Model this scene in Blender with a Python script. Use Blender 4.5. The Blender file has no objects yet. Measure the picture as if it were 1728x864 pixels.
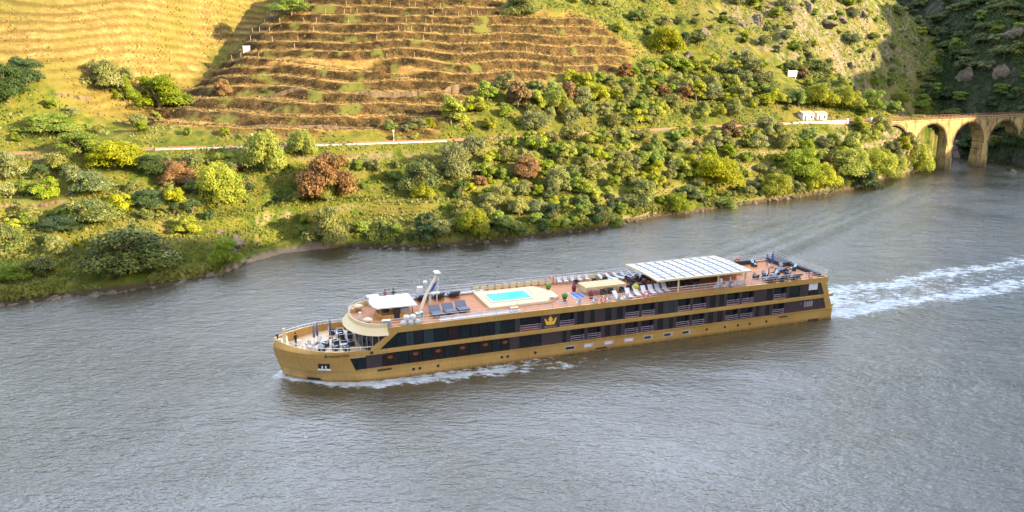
import bpy, bmesh, math, random
import numpy as np
from mathutils import Vector, Matrix
random.seed(7); rng = np.random.default_rng(11)
scene = bpy.context.scene; COL = scene.collection
# ---------------------------------------------------------------- camera, sky, sun, exposure
CAMZ = 37.8
cam_d = bpy.data.cameras.new('camera'); cam = bpy.data.objects.new('camera', cam_d); COL.objects.link(cam)
cam.location = (0, 0, CAMZ); cam.rotation_euler = (math.radians(90-14.33), 0, 0)
cam_d.sensor_width = 36; cam_d.lens = 36*1300/1728; cam_d.clip_end = 6000; cam_d.clip_start = .5
scene.camera = cam
world = bpy.data.worlds.new('World'); scene.world = world; world.use_nodes = True
_n = world.node_tree.nodes; _l = world.node_tree.links
_sky = _n.new('ShaderNodeTexSky'); _sky.sky_type = 'NISHITA'; _sky.sun_disc = False
_sky.sun_elevation = math.radians(18); _sky.sun_rotation = math.atan2(.93, -.367)
_sky.air_density = 1.0; _sky.dust_density = 1.8; _sky.ozone_density = .6
_tc = _n.new('ShaderNodeTexCoord'); _mp = _n.new('ShaderNodeMapping'); _mp.inputs['Scale'].default_value = (1.1, 1.1, 3.2); _l.new(_tc.outputs['Generated'], _mp.inputs[0])
_cn = _n.new('ShaderNodeTexNoise'); _cn.inputs['Scale'].default_value = 1.9; _cn.inputs['Detail'].default_value = 7; _cn.inputs['Roughness'].default_value = .6; _l.new(_mp.outputs[0], _cn.inputs['Vector'])
_cr = _n.new('ShaderNodeMapRange'); _cr.inputs[1].default_value = .40; _cr.inputs[2].default_value = .55; _cr.inputs[4].default_value = .88; _l.new(_cn.outputs[0], _cr.inputs[0])
_mx = _n.new('ShaderNodeMix'); _mx.data_type = 'RGBA'; _l.new(_cr.outputs[0], _mx.inputs[0]); _l.new(_sky.outputs[0], _mx.inputs[6]); 
_dp = _n.new('ShaderNodeVectorMath'); _dp.operation = 'DOT_PRODUCT'; _dp.inputs[1].default_value = (-.16, .92, .35); _l.new(_tc.outputs['Generated'], _dp.inputs[0])
_dr = _n.new('ShaderNodeMapRange'); _dr.inputs[1].default_value = .55; _dr.inputs[2].default_value = .94; _l.new(_dp.outputs['Value'], _dr.inputs[0])
_cc = _n.new('ShaderNodeMix'); _cc.data_type = 'RGBA'; _l.new(_dr.outputs[0], _cc.inputs[0]); _cc.inputs[6].default_value = (2.9, 3.0, 3.4, 1); _cc.inputs[7].default_value = (11.6, 13.2, 16.2, 1)   # clouds ahead of the camera brightened so the river reflects more light
_l.new(_cc.outputs[2], _mx.inputs[7])
# broken cloud over the clear sky
_l.new(_mx.outputs[2], _n['Background'].inputs[0]); _n['Background'].inputs[1].default_value = .15
sun_d = bpy.data.lights.new('sun', 'SUN'); sun_d.energy = 5.0; sun_d.angle = math.radians(.6); sun_d.color = (1, .78, .46)
sun = bpy.data.objects.new('sun', sun_d); COL.objects.link(sun)
_S = Vector((.93*math.cos(math.radians(18)), -.367*math.cos(math.radians(18)), math.sin(math.radians(18))))
sun.rotation_euler = _S.to_track_quat('Z', 'Y').to_euler(); sun.location = (200, -80, 150)
vs_ = scene.view_settings; vs_.view_transform = 'Standard'; vs_.look = 'None'; vs_.gamma = 1; vs_.use_curve_mapping = False
vs_.exposure = 1.98
# ---------------------------------------------------------------- helpers
def link(o, parent=None):
    COL.objects.link(o)
    if parent: o.parent = parent
    return o
def tag(o, label=None, cat=None, group=None, kind=None):
    if label: o['label'] = label
    if cat: o['category'] = cat
    if group: o['group'] = group
    if kind: o['kind'] = kind
    return o
def empty(name, loc=(0,0,0), rz=0):
    o = bpy.data.objects.new(name, None); o.empty_display_size = .3; o.location = loc; o.rotation_euler = (0,0,rz); return link(o)
def npmesh(name, V, faces_flat, nper, mats, smooth=False, matidx=None):
    me = bpy.data.meshes.new(name); V = np.asarray(V, np.float32); F_ = np.asarray(faces_flat, np.int32).ravel(); nf = len(F_)//nper
    me.vertices.add(len(V)); me.vertices.foreach_set('co', V.ravel())
    me.loops.add(len(F_)); me.loops.foreach_set('vertex_index', F_)
    me.polygons.add(nf); me.polygons.foreach_set('loop_start', np.arange(nf, dtype=np.int32)*nper); me.polygons.foreach_set('loop_total', np.full(nf, nper, np.int32))
    if smooth: me.polygons.foreach_set('use_smooth', np.ones(nf, bool))
    if matidx is not None: me.polygons.foreach_set('material_index', np.asarray(matidx, np.int32))
    for m in (mats if isinstance(mats, (list, tuple)) else [mats]): me.materials.append(m)
    me.update(calc_edges=True); me.validate(); return me
class NT:                                                   # tiny node-graph builder
    def __init__(s, name):
        s.m = bpy.data.materials.new(name); s.m.use_nodes = True; s.t = s.m.node_tree; s.t.nodes.clear()
        s.out = s.t.nodes.new('ShaderNodeOutputMaterial')
    def n(s, typ, **kw):
        nd = s.t.nodes.new('ShaderNode'+typ)
        for k, v in kw.items():
            if k in nd.bl_rna.properties and not k.startswith('i_'): setattr(nd, k, v)
            else:
                key = k[2:] if k.startswith('i_') else k
                key = int(key) if key.isdigit() else key.replace('_', ' ')
                s.set(nd.inputs[key], v)
        return nd
    def set(s, inp, v):
        if isinstance(v, bpy.types.NodeSocket): s.t.links.new(v, inp)
        elif isinstance(v, bpy.types.Node): s.t.links.new(v.outputs[0], inp)
        else:
            if hasattr(inp, 'default_value') and hasattr(inp.default_value, '__len__') and not isinstance(v, (float, int)) and len(v) == 3 and len(inp.default_value) == 4: v = (*v, 1)
            inp.default_value = v
    def mix(s, f, a, b, blend='MIX'):
        nd = s.t.nodes.new('ShaderNodeMix'); nd.data_type = 'RGBA'; nd.blend_type = blend; nd.clamp_factor = True
        s.set(nd.inputs[0], f); s.set(nd.inputs[6], a); s.set(nd.inputs[7], b); return nd.outputs[2]
    def math(s, op, a, b=0., clamp=False):
        nd = s.t.nodes.new('ShaderNodeMath'); nd.operation = op; nd.use_clamp = clamp; s.set(nd.inputs[0], a); s.set(nd.inputs[1], b); return nd.outputs[0]
    def ramp(s, f, stops):
        nd = s.t.nodes.new('ShaderNodeValToRGB'); e = nd.color_ramp.elements
        while len(e) < len(stops): e.new(.5)
        for k, (p, c) in zip(e, stops): k.position = p; k.color = (*c, 1) if len(c) == 3 else c
        s.set(nd.inputs[0], f); return nd.outputs[0]
    def noise(s, vec, scale, detail=4, rough=.55, dim='3D'):
        nd = s.t.nodes.new('ShaderNodeTexNoise'); s.set(nd.inputs['Vector'], vec); nd.inputs['Scale'].default_value = scale; nd.inputs['Detail'].default_value = detail; nd.inputs['Roughness'].default_value = rough
        return nd.outputs[0]
    def rng(s, v, a, b, c=0., d=1.):
        nd = s.t.nodes.new('ShaderNodeMapRange'); s.set(nd.inputs[0], v)
        for i, q in enumerate((a, b, c, d)): nd.inputs[i+1].default_value = q
        return nd.outputs[0]
    def bump(s, h, strength=.3, dist=.1, normal=None):
        nd = s.t.nodes.new('ShaderNodeBump'); nd.inputs['Strength'].default_value = strength; nd.inputs['Distance'].default_value = dist; s.set(nd.inputs['Height'], h)
        if normal is not None: s.set(nd.inputs['Normal'], normal)
        return nd.outputs[0]
    def pbr(s, col, rough=.6, metal=0., normal=None, spec=.5, **kw):
        p = s.t.nodes.new('ShaderNodeBsdfPrincipled'); s.set(p.inputs['Base Color'], col); s.set(p.inputs['Roughness'], rough); s.set(p.inputs['Metallic'], metal)
        s.set(p.inputs['Specular IOR Level'], spec)
        if normal is not None: s.set(p.inputs['Normal'], normal)
        for k, v in kw.items(): s.set(p.inputs[k.replace('_', ' ')], v)
        return p
    def done(s, sh): s.t.links.new(sh.outputs[0] if isinstance(sh, bpy.types.Node) else sh, s.out.inputs[0]); return s.m
def simple(name, col, rough=.5, metal=0., var=.12, scale=1.5, spec=.5, **kw):
    t = NT(name); tc = t.n('TexCoord').outputs['Object']; nz = t.noise(tc, scale, 4)
    c = t.mix(nz, tuple(max(0, v*(1-var)) for v in col), tuple(min(1, v*(1+var)) for v in col))
    r = t.rng(nz, .3, .7, max(.02, rough-.06), min(1, rough+.06))
    return t.done(t.pbr(c, r, metal, spec=spec, **kw))
# ---------------------------------------------------------------- terrain
def _hash(ix, iy, seed):
    n = (ix.astype(np.int64)*374761393 + iy.astype(np.int64)*668265263 + seed*974634777) & 0x7fffffff
    n = ((n ^ (n >> 13))*1274126177) & 0x7fffffff
    return ((n ^ (n >> 16)) & 0xffff)/65535.0
def vnoise(x, y, seed=0):
    x = np.asarray(x, float); y = np.asarray(y, float)
    ix = np.floor(x); iy = np.floor(y); fx = x-ix; fy = y-iy
    fx = fx*fx*(3-2*fx); fy = fy*fy*(3-2*fy)
    a = _hash(ix, iy, seed); b = _hash(ix+1, iy, seed); c = _hash(ix, iy+1, seed); d = _hash(ix+1, iy+1, seed)
    return (a*(1-fx)+b*fx)*(1-fy)+(c*(1-fx)+d*fx)*fy
def fbm(x, y, s, octv=4, seed=0):
    r = 0; a = 1; t = 0
    for o in range(octv):
        r = r+a*(vnoise(x/s, y/s, seed+o)-.5); t += a; a *= .5; s *= .5
    return r/t*2
def sstep(a, b, x):
    t = np.clip((x-a)/(b-a), 0, 1); return t*t*(3-2*t)
def polysd(px, py, poly):                                   # signed distance, negative inside
    d = np.full(np.shape(px), 1e9); ins = np.zeros(np.shape(px), bool); n = len(poly)
    for i in range(n):
        ax, ay = poly[i]; bx, by = poly[(i+1) % n]
        ex, ey = bx-ax, by-ay; wx, wy = px-ax, py-ay
        t = np.clip((wx*ex+wy*ey)/(ex*ex+ey*ey), 0, 1)
        d = np.minimum(d, np.hypot(wx-ex*t, wy-ey*t))
        if ay != by:
            c = ((ay > py) != (by > py)) & (px < (bx-ax)*(py-ay)/(by-ay)+ax); ins ^= c
    return np.where(ins, -d, d)
def linedist(px, py, pts):                                  # distance, signed side, position along
    best = np.full(np.shape(px), 1e9); side = np.zeros(np.shape(px)); along = np.zeros(np.shape(px)); L = 0
    for (ax, ay), (bx, by) in zip(pts[:-1], pts[1:]):
        ex, ey = bx-ax, by-ay; l = math.hypot(ex, ey); wx, wy = px-ax, py-ay
        t = np.clip((wx*ex+wy*ey)/(l*l), 0, 1); d = np.hypot(wx-ex*t, wy-ey*t)
        m = d < best; best = np.where(m, d, best); side = np.where(m, ex*wy-ey*wx, side); along = np.where(m, L+t*l, along); L += l
    return best, side, along

SHORE = [(-900,-20),(-300,20),(-130,92),(-87,112),(-74,120),(-60,126.5),(-52.5,134),(-50.5,142),(-46,149.5),(-40,153),(-34,155),(-20,153.5),(-8,158),(5,164),(18,171),(34,186),(52,197),(71,209),(92,222),(106,231),(124,252),(137,262),(143,270),(150,288),(158,301),(170,308),(180,300),(184,288),(180,272),(186,264),(196,264),(230,280),(300,300),(900,420)]
RAIL = [(-900,60),(-300,112),(-150,146),(-110,163),(-81,173),(-50,180.5),(-17,191),(22,210),(60,232),(98,250),(139,270),(189,290),(260,320),(900,560)]
ZR = 18.3
GUL = [(162,272),(165,300),(171,315),(177,332),(186,350),(200,372),(205,420)]
SUN_AZ = (0.93,-0.367); SUN_EL = math.radians(18)
def ys(x): return np.interp(x, [p[0] for p in SHORE], [p[1] for p in SHORE])
def yr(x): return np.interp(x, [p[0] for p in RAIL], [p[1] for p in RAIL])
def smooth_terrain(x, y):
    s = ys(x); r = yr(x)
    t = (y-s)/np.maximum(r-2.5-s, 6)
    w1 = fbm(x, y, 26, 3, 5); w2 = fbm(x, y, 9, 3, 9)
    tc = np.clip(t, 0, 1)
    bank = (ZR-.8)*(.72*tc+.28*tc**2)+1.0*sstep(0, .05, t)
    # stepped terraces and lumps on the bank
    q = bank/3.3+w1*.5+x*.004; f = q-np.floor(q)
    bank = bank+(sstep(.55, 1, f)-f)*2.2*sstep(.06, .2, tc)*sstep(1, .85, tc)
    bank = bank+(1.8*w1+.9*w2)*sstep(0.02, .3, t)*sstep(1, .8, t)
    bank = np.where(t < 0, np.maximum((y-s)*.35, -3.5), bank)
    d2 = np.maximum(y-r-3.2, 0)
    k = np.interp(x, [-200,-110,-60,0,60,110,150,175,200,300], [.62,.62,.66,.70,.72,.78,.85,1.05,1.25,1.2])
    cx = np.cos(.45)                                        # shoreline runs oblique to x
    up = k*d2*cx*1.08
    hump = -((np.clip(x, -140, 60)+5)/75)**2*9*sstep(0, 30, d2)*sstep(-110, -60, x)
    # gully between the dry left-hand hill and the vineyard hill
    gd, gs, ga = linedist(x, y, [(-100,182),(-96,200),(-90,225),(-84,262),(-60,330)])
    gcut = -np.exp(-(gd/11)**2)*np.interp(ga, [0,15,40,90,150], [3,8,13,17,10])
    left = sstep(-80, -130, x)*sstep(0, 40, d2)*5
    hill = ZR+up+hump+gcut*sstep(0, 12, d2)+left+(2.6*w1+.6*w2)*sstep(0, 20, d2)*np.interp(x, [-60,-20,60,100], [.35,.35,.6,1.5])
    rr = fbm(x, y, 17, 4, 31)
    hill = hill+np.maximum(rr, -.1)*9*sstep(60, 105, x)*sstep(18, 50, d2)
    far = np.maximum(hill, 0)
    hill = np.where(hill > 62, 62+(hill-62)*.15, hill)
    z = np.where(y < r-2.5, bank, np.where(y < r+3.2, ZR, hill))
    # tributary gully behind the bridge
    gd, gs, ga = linedist(x, y, GUL)
    zg = np.interp(y, [272,296,312,330,347,372,420], [-3,-3,3,20,34,46,60])
    gx = np.interp(y, [p[1] for p in GUL], [p[0] for p in GUL]); wl = .95+.4*sstep(-3, 3, x-gx)
    cap = zg+np.maximum(gd-np.interp(y, [272,298,318], [16,12,4.5]), 0)*wl+w2*1.5
    z = np.where((y > 272) & (x > 100), np.minimum(z, np.maximum(cap, -3)), z)
    # far shaded hillside
    fd = (x-150)*.25+(y-392)*.97
    D2 = 34+fd*.62+w1*5+rr*8; D2 = np.where(D2 > 66, 66+(D2-66)*.25, D2)
    z = np.where(fd > 0, np.maximum(z, D2*sstep(-1, 12, fd)*sstep(140, 172, x)), z)
    return z
# opposite-bank mountain (right, out of frame): crest profile shaped to set which ground the low sun reaches
def opposite_hill(x, y):
    q = -x*SUN_AZ[1]+y*SUN_AZ[0]; s = x*SUN_AZ[0]+y*SUN_AZ[1]
    top = np.interp(q, [-400,-150,-20,60,100,125,150,200,236,262,285,297,310,335,365,400,440,600], CREST)
    s0 = np.interp(q, [0,240,330,600], [225,245,215,220])
    w = np.interp(q, [0,240,330,600], [105,105,85,100])
    a = np.abs(s-s0)/w
    return top*np.clip(1-a, -.5, 1)**1.0+fbm(x, y, 40, 3, 77)*6*np.clip(1-a, 0, 1)*np.clip((a-.1)*8, 0, 1)-2
CREST = [100,112,128,128,124,113,103,86,80,75,67,65,68,98,107,128,145,130]
VINE = [(-97,196),(-92,187),(-60,184),(-20,195),(-14,206),(-8,216),(8,226),(24,236),(36,248),(41,262),(20,262),(-2,252),(-6,310),(-75,310),(-84,240)]
DRYL = [(-300,150),(-150,176),(-118,186),(-100,190),(-97,200),(-88,235),(-80,262),(-60,340),(-300,340)]
PATHC = [(-74,222.5,38.6),(-62.4,217.8,37.2),(-49.2,216.8,35.8),(-35,217.8,33.9),(-20,214.6,31.9),(-8,216,30.6)]
def terrain_full(x, y):
    z = smooth_terrain(x, y)
    w2 = fbm(x, y, 7, 3, 12); w3 = fbm(x, y, 2.2, 2, 14); w1 = fbm(x, y, 30, 2, 3)
    vs = sstep(2.5, -2.5, polysd(x, y, VINE)+w2*3)
    zz = z+w1*2.6+w2*.5+x*.02
    q = zz/2.75; f = q-np.floor(q)
    st = (np.floor(q)+sstep(.34, .98, f)*1.0)*2.75-w1*2.6-w2*.5-x*.02
    lip = np.exp(-((f-.995)/.06)**2)+np.exp(-((f-.01)/.05)**2)
    zv = st+.22*w3+.25*lip
    z2 = z*(1-vs)+zv*vs
    dl = sstep(3, -3, polysd(x, y, DRYL)+w2*4)
    zq = z/2.3+w1*1.5+w2*.25; fq = zq-np.floor(zq)
    z2 = z2+dl*((sstep(.5, 1, fq)-fq)*.65+.25*w3)
    oth = np.clip(1-vs-dl, 0, 1)
    r = yr(x); far = np.abs(y-r)
    z2 = z2+oth*sstep(3, 6, far)*(.5*w2+.3*w3)*sstep(0, 1.5, z)
    # path running down across the terraces
    for (ax, ay, az), (bx, by, bz) in zip(PATHC[:-1], PATHC[1:]):
        ex, ey = bx-ax, by-ay; t = np.clip(((x-ax)*ex+(y-ay)*ey)/(ex*ex+ey*ey), 0, 1)
        d = np.hypot(x-ax-ex*t, y-ay-ey*t); k = sstep(2.4, 1.0, d)
        z2 = z2*(1-k)+(az+(bz-az)*t)*k
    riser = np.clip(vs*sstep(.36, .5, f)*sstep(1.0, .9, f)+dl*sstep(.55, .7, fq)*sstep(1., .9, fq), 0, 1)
    z2 = np.where((np.abs(y-r) < 2.9) & (x < 118), ZR, z2)
    oh = opposite_hill(x, y)
    inview = sstep(.70, .85, x/np.maximum(y, 1)) * (y > 0) + (y <= 0)
    z2 = np.where(oh*inview > np.maximum(z2, -1), oh, z2)
    return z2, vs, dl, riser, lip*vs, oth
def axis(lo, hi, step, far_lo, far_hi, grow=1.14):
    a = list(np.arange(lo, hi+.01, step)); s = step; v = hi
    while v < far_hi: s = min(s*grow, 60); v += s; a.append(v)
    s = step; v = lo; b = []
    while v > far_lo: s = min(s*grow, 60); v -= s; b.append(v)
    return np.array(b[::-1]+a)
# ---------------------------------------------------------------- ground
def ground_material():
    t = NT('hill_ground'); P = t.n('NewGeometry').outputs['Position']
    at = t.n('Attribute', attribute_name='zone'); sep = t.n('SeparateColor', i_0=at.outputs['Color'])
    vine, dry, ris = sep.outputs[0], sep.outputs[1], sep.outputs[2]
    at2 = t.n('Attribute', attribute_name='zone2'); s2 = t.n('SeparateColor', i_0=at2.outputs['Color'])
    lip, sand, rail = s2.outputs[0], s2.outputs[1], s2.outputs[2]
    big = t.noise(P, .06, 5, .6); med = t.noise(P, .35, 5, .62); fine = t.noise(P, 2.2, 4, .7)
    st = t.n('Mapping', i_Vector=P, i_Scale=(1.6, 1.6, 6.)); strk = t.noise(st.outputs[0], .8, 4, .65)
    nz = t.n('SeparateXYZ', i_0=t.n('NewGeometry').outputs['Normal']).outputs[2]
    g = t.ramp(med, [(.28, (0.023,0.043,0.008)), (.42, (0.066,0.089,0.012)), (.55, (0.132,0.129,0.018)), (.72, (0.218,0.162,0.046))])
    g = t.mix(t.rng(fine, .35, .65), g, t.mix(.5, g, (0.066,0.092,0.013)))
    g = t.mix(t.rng(big, .52, .66), g, t.mix(t.rng(med, .4, .6), (0.198,0.145,0.046), (0.132,0.132,0.020)))
    d = t.ramp(t.math('ADD', t.math('MULTIPLY', med, .5), t.math('MULTIPLY', strk, .5)), [(.38, (.15,.09,.026)), (.47, (.27,.175,.06)), (.54, (.36,.25,.09)), (.62, (.47,.35,.16))])
    d = t.mix(t.rng(big, .43, .56, 0, .85), d, (0.16,0.165,0.030))
    d = t.mix(t.rng(fine, .45, .7, 0, .4), d, (0.224,0.145,0.059))
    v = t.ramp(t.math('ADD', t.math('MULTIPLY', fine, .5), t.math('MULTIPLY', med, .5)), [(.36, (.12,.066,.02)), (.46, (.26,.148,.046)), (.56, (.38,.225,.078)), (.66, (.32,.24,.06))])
    vd = t.ramp(t.math('ADD', t.math('MULTIPLY', fine, .5), t.math('MULTIPLY', med, .5)), [(.38, (.009,.007,.004)), (.48, (.034,.024,.010)), (.6, (.12,.075,.028))])  # brown risers, with the flank's shade darkened into the colour
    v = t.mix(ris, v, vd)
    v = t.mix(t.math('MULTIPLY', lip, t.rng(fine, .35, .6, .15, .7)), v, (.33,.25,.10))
    v = t.mix(t.rng(t.noise(P, .16, 4), .57, .66, 0, .8), v, (0.132,0.145,0.033))
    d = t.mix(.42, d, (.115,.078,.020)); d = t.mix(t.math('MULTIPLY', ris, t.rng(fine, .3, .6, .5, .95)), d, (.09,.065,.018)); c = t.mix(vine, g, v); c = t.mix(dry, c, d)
    rk = t.ramp(t.noise(P, .9, 6, .7), [(.3, (0.066,0.056,0.050)), (.5, (0.198,0.158,0.125)), (.7, (0.304,0.251,0.191))])
    at3 = t.n('Attribute', attribute_name='zone3'); s3 = t.n('SeparateColor', i_0=at3.outputs['Color']); shaded_scrub, rocky = s3.outputs[0], s3.outputs[1]
    c = t.mix(shaded_scrub, c, t.ramp(med, [(.3, (.010,.018,.008)), (.5, (.028,.042,.015)), (.7, (.07,.07,.035))]))  # scrub ground, kept dark to carry this hillside's shade
    steep = t.rng(nz, .62, .40)
    steep = t.math('MULTIPLY', steep, t.math('SUBTRACT', 1., t.math('MAXIMUM', vine, dry)))
    c = t.mix(t.math('MULTIPLY', steep, t.rng(med, .42, .56)), c, rk)
    c = t.mix(t.math('MULTIPLY', rocky, t.rng(t.noise(P, .22, 6, .7), .5, .58, 0, .85)), c, rk)
    pz = t.n('SeparateXYZ', i_0=P).outputs[2]; c = t.mix(t.math('MULTIPLY', t.rng(pz, 1.1, .5), t.math('SUBTRACT', 1., sand)), c, t.mix(fine, (.035,.028,.018), (.10,.075,.05)))
    c = t.mix(t.math('MULTIPLY', shaded_scrub, .62), c, (.022,.032,.022)); c = t.mix(sand, c, t.mix(fine, (0.277,0.205,0.145), (0.396,0.310,0.231)))  # first mix deepens the painted shade of the far hillside
    c = t.mix(rail, c, t.mix(t.noise(P, 4., 3), (0.198,0.145,0.112), (0.290,0.218,0.172)))
    h = t.math('ADD', t.math('MULTIPLY', fine, .6), t.math('MULTIPLY', t.noise(P, 6., 3, .7), .4))
    return t.done(t.pbr(c, .95, 0., t.bump(h, .9, .35), spec=.1))
GX = axis(-150, 262, .62, -3000, 3000); GY = axis(88, 372, .62, -2600, 3500)
X, Y = np.meshgrid(GX, GY)
Z, vs1, dl1, ri1, lip1, oth1 = terrain_full(X, Y)
Z = np.maximum(Z, -4)
def GULX(y): return np.interp(y, [p[1] for p in GUL]+[480], [p[0] for p in GUL]+[120])
def height(x, y):
    i = min(max(int(np.searchsorted(GX, x))-1, 0), len(GX)-2); j = min(max(int(np.searchsorted(GY, y))-1, 0), len(GY)-2)
    a = (x-GX[i])/(GX[i+1]-GX[i]); b = (y-GY[j])/(GY[j+1]-GY[j])
    return float((Z[j,i]*(1-a)+Z[j,i+1]*a)*(1-b)+(Z[j+1,i]*(1-a)+Z[j+1,i+1]*a)*b)
def grid_faces(nx, ny):
    a = np.arange(nx*ny, dtype=np.int32).reshape(ny, nx)
    return np.stack([a[:-1,:-1], a[:-1,1:], a[1:,1:], a[1:,:-1]], -1)
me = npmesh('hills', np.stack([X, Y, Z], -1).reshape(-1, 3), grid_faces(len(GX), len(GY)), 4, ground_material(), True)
def colattr(me, name, r, g, b):
    a = me.color_attributes.new(name, 'FLOAT_COLOR', 'POINT'); a.data.foreach_set('color', np.stack([r, g, b, np.ones_like(r)], -1).astype(np.float32).ravel())
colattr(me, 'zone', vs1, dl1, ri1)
beach = sstep(1.3, .5, Z)*sstep(-54, -51, X)*sstep(-35, -41, X)
railz = sstep(3.1, 2.4, np.abs(Y-yr(X)-.2))*(X < 125)
colattr(me, 'zone2', np.clip(lip1, 0, 1), beach, railz)
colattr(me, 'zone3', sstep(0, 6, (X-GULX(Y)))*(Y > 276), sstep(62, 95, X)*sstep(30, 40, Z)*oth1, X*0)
tag(link(bpy.data.objects.new('hills', me)), 'terraced and scrub covered valley sides rising from the river', kind='structure')
# ---------------------------------------------------------------- river
SHIP = Vector((-28.9, 88.3, 0)); SHIP_A = math.radians(19.94); SC, SS = math.cos(SHIP_A), math.sin(SHIP_A)
def to_ship(x, y):
    dx = x-SHIP.x; dy = y-SHIP.y; return dx*SC+dy*SS, -dx*SS+dy*SC
def hb0(x):                                                 # hull half breadth at the waterline
    t = np.clip((x-.7)/12.5, 0, 1); return 5.7*(1-(1-t)**2.1)**.9
def river():
    wx = axis(-150, 235, .55, -3000, 3000); wy = axis(18, 300, .55, -2600, 3500)
    X, Y = np.meshgrid(wx, wy); sx, sy = to_ship(X, Y)
    z = .09*fbm(X*.8+Y*.3, Y*1.2-X*.2, 9, 2, 41)+.03*fbm(X, Y*1.6, 3.6, 1, 42)
    hb = hb0(sx); ay = np.abs(sy)
    # diverging bow wave, transverse stern waves
    foam = np.zeros_like(X)
    for sg in (-1, 1):
        e = sg*sy-(hb+.5+np.maximum(sx-3, 0)*.075)          # distance outside the wash line beside the hull
        k = np.exp(-np.maximum(sx, 0)/26)*sstep(-.6, 1.6, sx)
        near = sg*sy > hb-.4
        z += near*k*.55*np.exp(-(e/1.1)**2)
        band = np.clip(1-np.abs(e)/(1.35+.04*np.maximum(sx, 0)), 0, 1)*sstep(-.7, .6, sx)*np.interp(sx, [0,14,24,34,44], [1.6,1.5,1.1,.6,0])
        inner = (sg*sy > hb-.3)*(e < 0)*np.interp(sx, [-1,0,8,20,33,45], [0,1.2,1.0,.7,.45,0])
        foam = np.maximum(foam, np.maximum(band, inner)*near)
        # diverging ridges spreading from the hull
        for kx, off in ((.34, -2), (.34, 6), (.34, 15), (.34, 24)):
            yy = sg*sy-5-kx*(sx-off); w = 1.3+.03*np.maximum(sx-off, 0)
            z += .20*np.exp(-(yy/w)**2)*sstep(8, 24, sx-off)*np.exp(-np.maximum(sx-off, 0)/90)
        for off in (20, 28, 36, 44):                    # oblique ridges spreading behind the ship
            yy = sg*sy-.53*(sx-off); w = 1.9
            z += (.95 if sg > 0 else .25)*np.exp(-(yy/w)**2)*sstep(8, 20, sg*sy)*np.exp(-np.maximum(sx-off-60, 0)/70)*(.7+.6*vnoise(X/9, Y/9, 3))
    # stern wake: two boiling bands either side of a smoother core
    b = sx-79.4; sy = sy-.055*np.maximum(b, 0); wd = 4.9+.02*np.maximum(b, 0)
    wob = fbm(X, Y, 11, 4, 51)*3.2
    edge = np.exp(-((np.abs(sy+wob*.6)-wd*.80)/(2.0+.03*np.maximum(b, 0)))**2)
    core = (np.abs(sy+wob*.5) < wd)*np.interp(b, [-1,0,3,14,40,90], [0,1.3,1.1,.55,.42,.25])
    f2 = sstep(-.6, .6, b)*np.maximum(edge*np.interp(b, [0,10,30,60,130,200], [1.25,1.0,.85,.7,.4,0]), core)
    foam = np.maximum(foam, f2)
    z += sstep(0, 2, b)*.16*f2*(vnoise(X/1.1, Y/1.1, 5)-.4)
    z += (foam > .1)*.10*(vnoise(X/.9, Y/.9, 8)-.5)
    z = np.where((sx > 0) & (sx < 79.5) & (ay < hb-.2), -.25, z*np.where((sx > 0) & (sx < 79.5), np.clip((ay-hb)/3, .35, 1), 1))
    z = z*sstep(900, 300, np.hypot(X, Y))
    t = NT('river_water'); P = t.n('NewGeometry').outputs['Position']
    fa = t.n('SeparateColor', i_0=t.n('Attribute', attribute_name='foam').outputs['Color']).outputs[0]
    mp = t.n('Mapping', i_Vector=P, i_Rotation=(0,0,.35), i_Scale=(.75,1.45,1)).outputs[0]
    w1 = t.noise(mp, .42, 3, .6); w2 = t.noise(mp, 1.25, 4, .62); w3 = t.noise(mp, 3.6, 3, .6); pat = t.noise(P, .028, 3, .5)
    h = t.math('ADD', t.math('MULTIPLY', w1, .8), t.math('ADD', t.math('MULTIPLY', w2, .6), t.math('MULTIPLY', w3, .16)))
    h = t.math('MULTIPLY', h, t.rng(pat, .35, .65, .7, 1.6))
    nrm = t.bump(h, 1., .32)
    body = t.mix(t.rng(pat, .35, .65), (.036,.033,.018), (.056,.050,.030))
    wat = t.pbr(body, t.rng(pat, .35, .65, .04, .09), 0, nrm, IOR=1.7)
    fn1 = t.noise(mp, .8, 8, .78); fn2 = t.noise(P, .35, 3, .5)
    th = t.math('SUBTRACT', t.math('ADD', fa, t.math('MULTIPLY', t.math('SUBTRACT', t.math('ADD', t.math('MULTIPLY', fn1, .75), t.math('MULTIPLY', fn2, .25)), .5), 4.4)), .50)
    m = t.math('MULTIPLY', t.rng(th, 0, .42), t.rng(fa, .02, .12))
    fo = t.pbr(t.mix(t.rng(fn1, .4, .65), (.30,.35,.38), (.68,.72,.76)), .8, 0, t.bump(fn1, .8, .5), spec=.2)
    mx = t.n('MixShader', i_0=m); t.t.links.new(wat.outputs[0], mx.inputs[1]); t.t.links.new(fo.outputs[0], mx.inputs[2])
    me = npmesh('river', np.stack([X, Y, z], -1).reshape(-1, 3), grid_faces(len(wx), len(wy)), 4, t.done(mx), True)
    colattr(me, 'foam', foam, foam, foam)
    tag(link(bpy.data.objects.new('river', me)), 'wide grey river rippled by wind with white wash round the ship', kind='structure')
river()
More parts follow.
